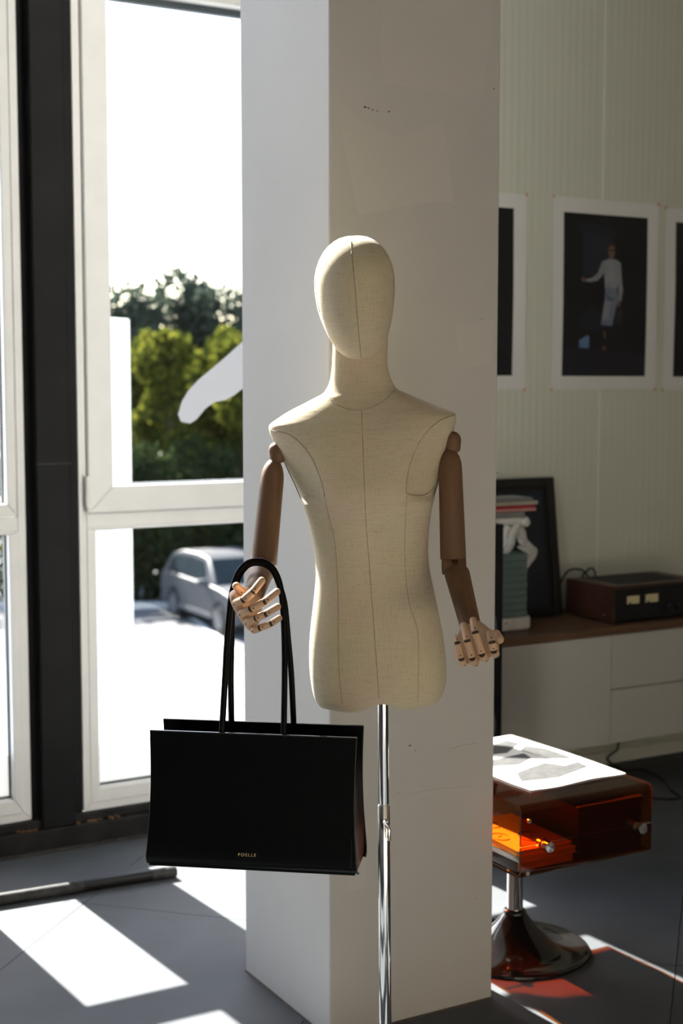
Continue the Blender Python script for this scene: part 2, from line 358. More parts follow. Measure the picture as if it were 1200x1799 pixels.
def window(n, x0, x1, sash, label, top=ZT, wfr=0.056, smear=False, fw=None):
    """outer frame x0..x1; lower fixed pane, transom, upper pane (in a hinged sash when sash)."""
    f = empty('window_%d' % n, ((x0 + x1) / 2, FY0, ZB)); tag(f, label, None, 'structure')
    mb = MB(); bar_frame(mb, x0, x1, ZB, top, 0.026, FY0 + 0.004, FY1)
    put('frame', mb, 'upvc', parent=f, bevel=0.003)
    mb = MB(); mb.box((x0 + 0.026, FY0 + 0.004, 1.031), (x1 - 0.026, FY1, 1.082))
    put('transom', mb, 'upvc', parent=f, bevel=0.003)
    # lower fixed bead
    mb = MB(); bar_frame(mb, x0 + 0.024, x1 - 0.024, ZB + 0.024, 1.040, wfr - 0.024, FY0, FY1 - 0.004, wb=0.048, wt=0.012)
    put('glazing_bead', mb, 'upvc', parent=f, bevel=0.004)
    lx0, lx1, lz0, lz1 = x0 + wfr, x1 - wfr, 0.174, 1.028
    mb = MB(); gasket(mb, lx0, lx1, lz0, lz1, GY); put('gasket', mb, 'gasket', parent=f)
    p = put('pane', MB().box((lx0, GY, lz0), (lx1, GY + 0.006, lz1)), 'glass', parent=f)
    put('added_shade_film', MB().box((lx0 + 0.005, GY + 0.0065, lz0 + 0.004), (lx1 - 0.005, GY + 0.0072, 0.312)), 'shade_film', parent=p)  # added strip, keeps direct sun off the floor just inside the window
    # upper sash
    sx0, sx1, sz0, sz1 = x0 + 0.028, x1 - 0.028, 1.086, top - 0.028
    sw = 0.085 if sash else wfr - 0.024
    wb = 0.085 if sash else 0.040
    mb = MB(); bar_frame(mb, sx0, sx1, sz0, sz1, sw, FY0 - (0.012 if sash else 0), FY1 - 0.004, wb=wb, wt=0.012)
    put('sash', mb, 'upvc', parent=f, bevel=0.005)
    ux0, ux1, uz0, uz1 = sx0 + sw, sx1 - sw, sz0 + wb, sz1 - 0.012
    mb = MB(); gasket(mb, ux0, ux1, uz0, uz1, GY, 0.0045); put('gasket', mb, 'gasket', parent=f)
    if uz1 > 2.6: put('top_seal', MB().box((ux0, GY - 0.012, uz1 - 0.022), (ux1, GY + 0.012, uz1 + 0.001)), 'gasket', parent=f)
    p = put('pane', MB().box((ux0, GY, uz0), (ux1, GY + 0.006, uz1)), 'glass', parent=f)
    if sash:
        mb = MB(); hx = x0 + 0.024
        mb.tube([(hx, FY0 - 0.014, 1.105), (hx, FY0 - 0.014, 1.205)], 0.0085, 12)
        put('hinge', mb, 'upvc', parent=f, smooth=50)
        mb = MB(); mb.tube([(hx, FY0 - 0.014, 1.088), (hx, FY0 - 0.014, 1.105)], 0.005, 10)
        put('hinge_pin', mb, 'brushed', parent=f, smooth=50)
    if smear:
        pts = [(318, 741), (313, 728), (320, 705), (330, 688), (348, 668), (372, 648), (398, 626), (412, 613), (440, 588), (470, 566), (470, 640), (452, 662), (430, 680), (412, 694), (396, 703), (378, 706), (362, 717), (345, 737), (334, 744)]
        mb = MB(); mb.prism([onY(a, b, GY - 0.0012) for a, b in pts], (0, 0.0008, 0)); put('paint_smear', mb, 'smear', parent=p)
    return f
window(1, 0.957, 1.345, False, 'narrow white framed window at the black column')
window(2, 1.520, 2.462, True, 'tall white framed window with smear on glass beside the pillar', smear=True)
window(3, 0.04, 0.788, True, 'tall white framed window further along')
window(4, -0.96, -0.135, True, 'tall white framed window far along')
# clerestory
for n_, xl_, xr_ in ((6, X0, 1.338), (7, 1.520, 2.462)):
    put('trim_%d' % n_, MB().box((xl_, 4.375, ct), (xr_, 4.49, ct + 0.018)), 'steel', kind='structure', label='black steel beam above the narrow windows' if n_ == 6 else 'black steel beam above the smeared window')
for n_, xs in ((5, (-0.96, 0.19, 1.338)), (6, (1.520, 2.462))):
    f = empty('window_%d' % n_, ((xs[0] + xs[-1]) / 2, FY0, ct + 0.018)); tag(f, 'high window strip above the beam on the viewer side' if n_ == 5 else 'high window above the beam beside the pillar', None, 'structure')
    for a, b in zip(xs[:-1], xs[1:]):
        mb = MB(); bar_frame(mb, a, b, ct + 0.018, CLT, 0.022, FY0, FY1); put('frame', mb, 'upvc', parent=f, bevel=0.004)
        put('pane', MB().box((a + 0.024, GY, ct + 0.038), (b - 0.024, GY + 0.006, CLT - 0.03)), 'glass', parent=f)
put('wall_far_side', MB().box((X0, 4.40, 0.074), (-1.13, 4.60, CLT)), 'white_wall', kind='structure', label='white wall beyond the last window')
put('wall_far_fill', MB().box((-1.13, 4.40, ct + 0.018), (-0.965, 4.60, CLT)), 'white_wall', kind='structure', label='white wall piece beside high window')

# ---- pillar
PX0, PX1, PY0, PY1 = 1.532, 1.986, 2.75, 3.195
pl = put('pillar', MB().box((PX0, PY0, 0.0), (PX1, PY1, HC)), 'pillar', kind='structure', bevel=0.004, seg=2, label='square white painted pillar behind the dress form')
def patch(pts, d=0.0004):
    mb = MB(); q = [onY(a, b, PY0 - d) for a, b in pts]; q = [Vector((min(max(p.x, PX0 + 0.006), PX1 - 0.006), p.y, min(p.z, HC - 0.01))) for p in q]
    mb.prism(q, (0, d, 0)); put('paint_patch', mb, 'pillar_patch', parent=pl)
patch([(672, -60), (868, -60), (862, 60), (846, 172), (800, 165), (720, 152), (676, 145), (668, 80)])
patch([(590, 175), (600, 230), (614, 300), (632, 378), (690, 366), (745, 357), (797, 355), (790, 290), (778, 215), (700, 240), (640, 215)])
patch([(800, 570), (866, 560), (866, 640), (806, 646)]); patch([(610, 1500), (640, 1497), (645, 1560), (612, 1566)])
mb = MB()
for (a, b, r) in ((642, 188, 2.2), (648, 190, 1.6), (655, 193, 1.5), (663, 195, 1.2), (683, 196, 1.7), (868, 156, 1.4), (720, 1310, 2.0), (730, 1318, 1.2), (700, 1394, 1.0), (846, 560, 1.1), (874, 830, 1.2), (835, 1578, 1.0)):
    p = onY(a, b, PY0 - 0.0004); k = r * 0.00125
    mb.prism([p + Vector((k * math.cos(q) * 1.6, 0, k * math.sin(q) * (0.7 + 0.4 * math.sin(3 * q + a)))) for q in [2 * PI * i / 9 for i in range(9)]], (0, 0.0005, 0))
put('chip', mb, 'chip', parent=pl, kind='stuff')
mb = MB(); mb.tube([onY(a, b, PY0 - 0.0002) for a, b in ((710, 1398), (740, 1391), (770, 1386), (800, 1384), (835, 1382))], 0.0008, 6); put('plaster_ridge', mb, 'pillar', parent=pl)
mb = MB(); mb.tube([onY(a, b, PY0 - 0.0002) for a, b in ((790, 1316), (815, 1309), (838, 1306))], 0.001, 6); put('plaster_ridge', mb, 'pillar', parent=pl)
mb = MB(); mb.tube([(PX0 - 0.001, PY1, 0.001), (PX0 - 0.002, 3.0, 0.002), (PX0 - 0.001, PY0, 0.001), (1.75, PY0 - 0.001, 0.001), (PX1, PY0 - 0.001, 0.001)], 0.003, 6); put('caulk_line', mb, 'chip', parent=pl)

# ---- pipe on the floor
def pipe():
    t = empty('metal_pipe', (1.2, 3.955, 0), 'long black metal pipe lying on the floor below the windows', 'pipe')
    a, b = Vector((0.55, 3.995, 0.0175)), Vector((1.650, 3.930, 0.0175)); j = a.lerp(b, 0.70); j2 = a.lerp(b, 0.735); jl = a.lerp(b, 0.93)
    put('worn_section', MB().tube([a, j], 0.0175, 20), 'pipe_worn', parent=t, smooth=50, label='worn grey stretch of the pipe')
    put('sleeve', MB().tube([j, j2], 0.0182, 20), 'pipe_worn', parent=t, smooth=50)
    put('black_section', MB().tube([j2, jl], 0.0175, 20), 'pipe', parent=t, smooth=50)
    put('end_section', MB().tube([jl, b - (b - a).normalized() * 0.004, b], [0.0175, 0.0175, 0.0155], 20), 'pipe_worn', parent=t, smooth=50)
pipe()

# ================================================================== MANNEQUIN
MD = 2.86
mq = empty('dress_form', tuple(onF(677, 1799, MD).xy) + (0,), 'linen covered dress form with faceless head and jointed wooden arms', 'mannequin')
FWD = -FH      # towards the viewer
def ring(L, R, front, back, n=40, ex=2.2, exx=2.0, D=MD, shift=0.0):
    """closed section through picture points L and R at depth D; bulges front/back metres."""
    a, b = onF(L[0], L[1], D), onF(R[0], R[1], D); c = (a + b) / 2; h = (b - a) / 2; out = []
    for k in range(n):
        q = 2 * PI * k / n; cs, sn = math.cos(q), math.sin(q)
        x = math.copysign(abs(cs) ** (2 / exx), cs); y = math.copysign(abs(sn) ** (2 / ex), sn)
        out.append(c + h * x + FWD * (shift + (front if sn > 0 else back) * y))
    return out
rows = [  # L, R, front, back
 ((585, 590), (682, 583), .045, .052), ((584, 625), (681, 618), .045, .053), ((582.5, 650), (681.5, 645), .046, .056),
 ((578, 674), (689, 670), .050, .062), ((568.5, 690), (699, 684), 0.056, .068), ((553, 699), (713, 690), 0.060, .072),
 ((538, 707), (730, 697.5), 0.064, .076), ((507, 723), (764, 711), 0.074, .084), ((484, 738), (790, 721), 0.083, .090),
 ((474, 746), (799, 726), 0.087, .094), ((472.5, 752), (801.5, 732), 0.091, .096), ((474.5, 761), (801, 741), 0.096, .098), ((479, 772), (798.5, 752), 0.102, .100), ((490, 794), (792, 783), 0.112, .103),
 ((507, 830), (781, 818), 0.123, .105), ((517, 851), (774, 838), 0.129, .105), ((525, 869), (768, 856), 0.131, .104), ((533, 889), (762, 876), 0.126, .101),
 ((540, 912), (757, 902), 0.114, .096), ((547, 942), (753.5, 932), 0.101, .090), ((552.5, 975), (752, 965), 0.093, .086), ((555, 1005), (754.5, 998), 0.089, .086),
 ((553.5, 1032), (760, 1026), .087, .090), ((550, 1065), (767, 1058), .089, .097), ((546, 1100), (774, 1092), .091, .104),
 ((543.5, 1135), (780, 1126), .092, .108), ((543.5, 1165), (783, 1157), .091, .109), ((545.5, 1192), (784, 1185), .088, .105),
 ((549.5, 1215), (781, 1207), .083, .098), ((555, 1231), (776, 1222), .076, .088), ((562, 1240), (768, 1232), .066, .076)]
def catrings(rows, n=48, sub=3, **kw):
    rs = [ring(*r, n=n, **kw) for r in rows]; out = []
    for i in range(len(rs) - 1):
        p0, p1, p2, p3 = rs[max(i - 1, 0)], rs[i], rs[i + 1], rs[min(i + 2, len(rs) - 1)]
        for s in range(sub):
            t = s / sub
            out.append([0.5 * ((2 * b) + (c - a) * t + (2 * a - 5 * b + 4 * c - d) * t * t + (3 * b - a - 3 * c + d) * t ** 3) for a, b, c, d in zip(p0, p1, p2, p3)])
    out.append(rs[-1]); return out
tr = catrings(rows, n=80, sub=5)
def to_px(p):
    q = p - CAMPOS; z = q.dot(FW); return 600 + FPX * q.dot(RT) / z, 899.5 - FPX * q.dot(UP) / z
def interp(tab, y):
    for (y0_, x0_), (y1_, x1_) in zip(tab[:-1], tab[1:]):
        if y0_ <= y <= y1_: return x0_ + (x1_ - x0_) * (y - y0_) / (y1_ - y0_)
    return None
seamL = [(757, 479), (762, 505), (776, 525), (794, 541), (815, 553), (840, 563), (858, 568), (874, 572), (890, 574)]
seamR = [(729, 799), (738, 775), (756, 752), (780, 735), (808, 723), (835, 716), (862, 714), (880, 714)]
for rg_ in tr:
    for p in rg_:
        u_, v_ = to_px(p)
        if (p - onF(u_, v_, MD)).dot(FWD) < 0.004: continue
        xl, xr_ = interp(seamL, v_), interp(seamR, v_)
        for x_, sg, y0_, y1_ in ((xl, 1, 757, 872), (xr_, -1, 729, 868)):
            if x_ is None or (x_ - u_) * sg <= 0: continue
            dist = (x_ - u_) * sg; low_ = 1.0 if v_ < y1_ else max(0.0, 1 - (v_ - y1_) / 13.0); up_ = min(1.0, max(0.0, (v_ - y0_) / 70.0))
            p -= FWD * (0.024 * (1 - math.exp(-dist / 11.0)) * low_ * up_)
c_ = sum(tr[-1], Vector()) / len(tr[-1]); hw_ = (tr[-1][0] - tr[-1][40]) / 2
for i_, rg_ in enumerate(tr[-16:]):
    for p in rg_:
        x_ = (p - c_).dot(hw_.normalized()) / hw_.length; p.z += 0.013 * math.exp(-((x_ - 0.03) / 0.26) ** 2) * ((i_ + 1) / 16.0) ** 1.5
# underside: two rounded thigh ends with a raised centre
last = tr[-1]; c = sum(last, Vector()) / len(last); hw = (last[0] - last[len(last) // 2]) / 2; hwl = hw.length; hd = hw.normalized()
for sc_, dz in ((0.90, .0045), (0.72, .0072), (0.45, .008), (0.2, .008), (0.02, .008)):
    rg = []
    for p in last:
        q = c + (p - c) * sc_; x = (q - c).dot(hd) / hwl
        lobe = math.cos((abs(x) - 0.52) * PI / 0.9) if abs(abs(x) - 0.52) < 0.9 else 0
        q.z += -dz * max(lobe, 0) * (1.15 if x < 0 else 0.85) + 0.004 * math.exp(-(x / 0.20) ** 2)
        rg.append(q)
    tr.append(rg)
torso_mb = MB().loft(tr)
torso = put('torso', torso_mb, 'linen', parent=mq, smooth=70)
# head (egg, chin forward)
hrows = []
prof = [(415.6, 621, 1), (416.6, 621, 16), (419, 621, 25), (424, 621.3, 35), (432, 621.5, 45.2), (442, 621.8, 54), (455, 622, 61.5), (470, 622.2, 66.8), (487, 622.6, 70.2), (505, 623.2, 70.6), (523, 624, 69.2), (541, 625, 66.8), (558, 626.3, 62.8), (575, 628, 57.6), (590, 629.6, 52.2), (603, 631, 46), (614, 632.2, 39.5), (622, 633.2, 32), (628, 634, 22.5), (631, 634.5, 12), (632, 634.6, 1)]
for y, x, hwp in prof:
    t = (y - 415.6) / 216.4; tilt = math.radians(3.0)
    L = (x - hwp, y + hwp * math.sin(tilt)); R = (x + hwp, y - hwp * math.sin(tilt))
    dep = 0.100 * math.sqrt(max(0.0, 1 - ((t - 0.42) / (0.42 if t < 0.42 else 0.585)) ** 2)) if 0 < t < 1 else 0.0
    dep = max(dep, hwp / 70 * 0.05, 0.0006)
    sh = 0.045 * max(0, t - 0.45) ** 1.2 * 1.4
    hrows.append(ring(L, R, dep, dep, n=40, ex=2.0, shift=sh + 0.012))
head_mb = MB().loft(hrows)
head = put('head', head_mb, 'linen', parent=mq, smooth=80)
bvh_t = BVHTree.FromPolygons([tuple(p) for p in torso_mb.v], torso_mb.f); bvh_h = BVHTree.FromPolygons([tuple(p) for p in head_mb.v], head_mb.f)
def seam(pts, bvh, parent, r=0.0011, name='seam', sub=5, mat_='seam_shade'):
    q = []
    for i in range(len(pts) - 1):
        p0, p1, p2, p3 = [Vector(pts[max(0, min(len(pts) - 1, i + d))]) for d in (-1, 0, 1, 2)]
        for s in range(sub):
            t = s / sub; q.append(0.5 * ((2 * p1) + (p2 - p0) * t + (2 * p0 - 5 * p1 + 4 * p2 - p3) * t * t + (3 * p1 - p0 - 3 * p2 + p3) * t ** 3))
    q.append(Vector(pts[-1])); out = []
    for p in q:
        hit = bvh.ray_cast(CAMPOS, ray(p.x, p.y).normalized())
        if hit[0] is not None: out.append(hit[0] + hit[1].normalized() * (0 if hit[1].dot(ray(p.x, p.y)) > 0 else -0.0002))
    if len(out) > 2: put(name, MB().tube(out, r, 6), mat_, parent=parent, smooth=60)
seam([(617, 424), (617.5, 440), (619, 455), (621.5, 480), (625, 520), (628, 560), (631.5, 600), (634.5, 629)], bvh_h, head, 0.0013)
seam([(660, 428), (674, 442), (685, 462), (690, 482), (691.5, 505), (690, 535)], bvh_h, head, 0.0009)
seam([(556, 480), (554.5, 500), (557, 525), (562, 548)], bvh_h, head, 0.0009)
seam([(574, 690), (585, 706), (600, 715), (620, 720), (637, 720), (655, 715), (672, 706), (686, 694), (694, 684)], bvh_t, torso, 0.0012)
seam([(635, 722), (637.5, 780), (640, 850), (643, 920), (648, 980), (654, 1060), (659, 1130), (664, 1200), (666, 1226)], bvh_t, torso, 0.0011)
seam([(569, 868), (577, 905), (588, 950), (592, 1000), (594, 1060), (594, 1120), (596, 1180), (601, 1236)], bvh_t, torso, 0.0013)
seam([(715, 868), (713, 910), (711, 960), (713, 1010), (719, 1060), (732, 1100), (736, 1140), (735, 1190), (734, 1234)], bvh_t, torso, 0.0010)
seam([(479, 757), (505, 762), (525, 776), (541, 794), (553, 815), (563, 840), (568, 858), (571, 872)], bvh_t, torso, 0.0014)
seam([(799, 729), (775, 738), (752, 756), (735, 780), (723, 808), (716, 835), (714, 862), (718, 868), (738, 871), (752, 866), (762, 856)], bvh_t, torso, 0.0014)
# ---- stand
ptop = onF(671.5, 1225, MD + 0.004); pmid = onF(674.2, 1412, MD + 0.004); pbot = Vector((mq.location.x + 0.002, mq.location.y, 0.02))
pup = pmid + (pmid - pbot).normalized() * ((ptop.z + 0.10) - pmid.z)
put('upper_pole', MB().tube([pup, pmid], 0.0108, 24), 'chrome', parent=mq, smooth=50)
put('lower_pole', MB().tube([pmid, pmid - (pmid - pbot).normalized() * 0.003, pbot], [0.0118, 0.0127, 0.0127], 24), 'chrome', parent=mq, smooth=30)
lv = pmid + (pbot - pmid).normalized() * 0.035 + FWD * 0.0125 + RT * 0.004
g = put('clamp_collar', MB().tube([lv - FWD * 0.006, lv + FWD * 0.004, lv + FWD * 0.007], [0.0065, 0.0065, 0.004], 14), 'chrome', parent=mq, smooth=40)
put('clamp_lever', MB().tube([lv + FWD * 0.004, lv + FWD * 0.010 + RT * 0.002 - Vector((0, 0, 0.002)), lv + FWD * 0.012 + RT * 0.006 - Vector((0, 0, 0.012)), lv + FWD * 0.011 + RT * 0.006 - Vector((0, 0, 0.030)), lv + FWD * 0.011 + RT * 0.006 - Vector((0, 0, 0.034))], [0.003, 0.0042, 0.0042, 0.0036, 0.0052], 12), 'chrome', parent=mq, smooth=60)
put('stand_base', MB().lathe([(0.15, 0), (0.15, 0.006), (0.142, 0.011), (0.05, 0.018), (0.018, 0.026), (0.016, 0.04)], (mq.location.x, mq.location.y, 0), 48), 'chrome', parent=mq, smooth=35)

# ---- arms
def limb(pts, rads, n=28):
    """pts: (u, v, D)"""
    return MB().tube([onF(*p) for p in pts], rads, n)
def rounded(a, b, r0, r1, e0=1.0, e1=0.25, k=5):
    """points and radii of a limb from a to b with domed ends (e = dome length / radius)"""
    a, b = Vector(a), Vector(b); d = (b - a).normalized(); L = (b - a).length; P, Rr = [], []
    for i in range(k + 1):
        q = PI / 2 * i / k; P.append(a + d * (r0 * e0 * (1 - math.cos(q)))); Rr.append(max(r0 * math.sin(q), r0 * 0.05))
    for i in range(k, -1, -1):
        q = PI / 2 * i / k; P.append(b - d * (r1 * e1 * (1 - math.cos(q)))); Rr.append(max(r1 * math.sin(q), r1 * 0.05))
    return P, Rr
def rlimb(a, b, r0, r1, e0=1.0, e1=0.25, n=28):
    P, Rr = rounded(a, b, r0, r1, e0, e1); return MB().tube(P, Rr, n)
# arm hanging on the picture's left
shL = onF(489, 797, MD - 0.005)
put('shoulder_joint', MB().tube(*[list(x) for x in rounded(shL + Vector((0, 0, 0.024)) - RT * 0.004, shL - Vector((0, 0, 0.020)), 0.0175, 0.0165, 1.0, 0.5)], 24), 'wood_arm', parent=mq, smooth=60)
put('shoulder_peg', MB().tube([shL - Vector((0, 0, 0.006)), onF(512, 790, MD)], 0.012, 16), 'wood_arm', parent=mq, smooth=50)
uaL0, uaL1 = onF(482, 805, MD - 0.005), onF(463, 993, MD - 0.045)
put('upper_arm', rlimb(uaL0, uaL1, 0.0235, 0.0262, 1.9, 0.12), 'wood_arm', parent=mq, smooth=45)
elL = onF(461.5, 1000, MD - 0.055)
put('elbow_joint', MB().tube([elL - RT * 0.021, elL - RT * 0.019, elL + RT * 0.019, elL + RT * 0.021], [0.016, 0.0195, 0.0195, 0.016], 24), 'wood_arm', parent=mq, smooth=45)
wrL = onF(446, 1046, MD - 0.215)
put('forearm', rlimb(elL + Vector((0, 0, 0.004)), wrL, 0.0255, 0.0185, 0.6, 0.35), 'wood_arm', parent=mq, smooth=45)
# arm on the picture's right
shR = onF(794, 777, MD - 0.015)
put('shoulder_joint', MB().tube(*[list(x) for x in rounded(shR + Vector((0, 0, 0.022)) + RT * 0.002, shR - Vector((0, 0, 0.022)), 0.0172, 0.0165, 1.0, 0.5)], 24), 'wood_arm', parent=mq, smooth=60)
put('shoulder_peg', MB().tube([shR - Vector((0, 0, 0.006)), onF(770, 775, MD)], 0.012, 16), 'wood_arm', parent=mq, smooth=50)
uaR0, uaR1 = onF(790, 788, MD - 0.02), onF(796.3, 984, MD - 0.05)
put('upper_arm', rlimb(uaR0, uaR1, 0.0235, 0.0258, 1.7, 0.10), 'wood_arm', parent=mq, smooth=45)
elR = onF(797.5, 994, MD - 0.055)
put('elbow_joint', MB().tube([elR - RT * 0.0235, elR - RT * 0.022, elR - RT * 0.006, elR - RT * 0.0055, elR + RT * 0.0055, elR + RT * 0.006, elR + RT * 0.022, elR + RT * 0.0235], [0.015, 0.018, 0.018, 0.012, 0.012, 0.018, 0.018, 0.015], 24), 'wood_arm', parent=mq, smooth=40)
wrR = onF(830, 1112, MD - 0.19)
put('forearm', rlimb(onF(801, 1000, MD - 0.062), wrR, 0.0250, 0.0195, 0.55, 0.3), 'wood_arm', parent=mq, smooth=45)
# ---- jointed wooden hands: palm, then every finger joint
def finger(parent, pts, r, pins=True):
    W = [onF(*p) for p in pts]
    for i in range(len(W) - 1):
        a, b = W[i], W[i + 1]; d = (b - a); L = d.length; d.normalize(); tip = i == len(W) - 2
        rr = r * (1 - 0.04 * i); mb = MB(); s = a + d * (0.0004 if i else -rr * 0.35); e = b if tip else b - d * 0.0004
        P, Rr = rounded(s, e, rr, rr * (0.95 if tip else 1.0), 0.13 if i else 0.9, 0.95 if tip else 0.10, 5)
        mb.tube(P, Rr, 18)
        if not tip:   # dark hinge disc between two joints
            mb.tube([b - d * 0.004, b + d * 0.004], rr * 0.80, 14, mi=1)
        if pins:
            nrm = (FWD - d * FWD.dot(d)).normalized(); cpos = a + d * min(L * 0.34, 0.006)
            mb.tube([cpos + nrm * rr * 0.6, cpos + nrm * (rr * 0.99 + 0.0003)], 0.0014, 8, mi=1)
        put('finger_joint', mb, ['wood_hand', 'pin'], parent=parent, smooth=50)
def palm(sections, ex=2.6, n=24):
    """sections: (uA, vA, uB, vB, D, thick, axis) lofted wrist -> knuckles"""
    rg = []
    for (ua, va, ub, vb, D, th, nx, nz, ny) in sections:
        a, b = onF(ua, va, D), onF(ub, vb, D); c = (a + b) / 2; h = (b - a) / 2
        nrm = (RT * nx + Vector((0, 0, nz)) + FH * ny); nrm = (nrm - h.normalized() * nrm.dot(h.normalized())).normalized()
        rg.append([c + h * math.copysign(abs(math.cos(q)) ** (2 / ex), math.cos(q)) + nrm * th * math.copysign(abs(math.sin(q)) ** (2 / ex), math.sin(q)) for q in [2 * PI * k / n for k in range(n)]])
    return MB().loft(rg)
# picture-left hand: knuckles on a slanted line, fingers curling to the right and up
hdL = put('hand', palm([(438, 1040, 456, 1050, 2.668, 0.013, 1, 0.5, 0), (428, 1034, 456, 1072, 2.645, 0.0155, 1, 0.6, 0), (414, 1034, 452, 1096, 2.612, 0.0155, 1, 0.6, 0), (407, 1038, 449, 1106, 2.585, 0.0140, 1, 0.6, 0), (407, 1044, 447, 1109, 2.568, 0.0115, 1, 0.6, 0), (411, 1050, 444, 1105, 2.560, 0.0065, 1, 0.6, 0)]), 'wood_hand', parent=mq, smooth=60)
finger(hdL, [(412, 1061, 2.556), (428, 1054, 2.540), (444, 1040, 2.538), (464, 1015, 2.546)], 0.0078)
finger(hdL, [(422, 1079, 2.554), (441, 1070, 2.534), (464, 1058, 2.532), (491, 1036, 2.548)], 0.0076)
finger(hdL, [(432, 1095, 2.554), (450, 1086, 2.536), (466, 1079, 2.532), (493, 1063, 2.546)], 0.0074)
finger(hdL, [(444, 1108, 2.556), (457, 1103, 2.542), (475, 1096, 2.540), (495, 1083, 2.552)], 0.0068)
finger(hdL, [(436, 1040, 2.600), (426, 1040, 2.578), (411, 1026, 2.562)], 0.0080)
# picture-right hand: palm up, fingers curling upwards, thumb out to the side
hdR = put('hand', palm([(812, 1106, 848, 1100, 2.676, 0.0155, 0, 1, 0.3), (806, 1118, 858, 1106, 2.650, 0.0165, 0, 1, 0.4), (800, 1134, 871, 1116, 2.618, 0.0165, 0, 1, 0.5), (798, 1148, 877, 1128, 2.592, 0.0155, 0, 1, 0.5), (799, 1157, 877, 1138, 2.576, 0.0130, 0, 1, 0.5), (806, 1163, 871, 1146, 2.566, 0.0075, 0, 1, 0.5)]), 'wood_hand', parent=mq, smooth=60)
finger(hdR, [(815.5, 1167, 2.562), (810.5, 1157, 2.548), (804, 1131, 2.552), (801.5, 1117, 2.572)], 0.0070)
finger(hdR, [(835, 1166, 2.560), (829.5, 1156, 2.542), (821.5, 1127, 2.545), (813.5, 1094, 2.576)], 0.0076)
finger(hdR, [(853, 1158, 2.560), (846.5, 1149, 2.542), (835.5, 1112, 2.546), (830.5, 1085, 2.572)], 0.0078)
finger(hdR, [(871, 1150, 2.562), (867.5, 1143, 2.546), (864.5, 1129, 2.546), (860, 1106.5, 2.566)], 0.0080)
finger(hdR, [(868, 1116, 2.606), (872, 1114, 2.584), (880, 1127, 2.556)], 0.0088, pins=False)

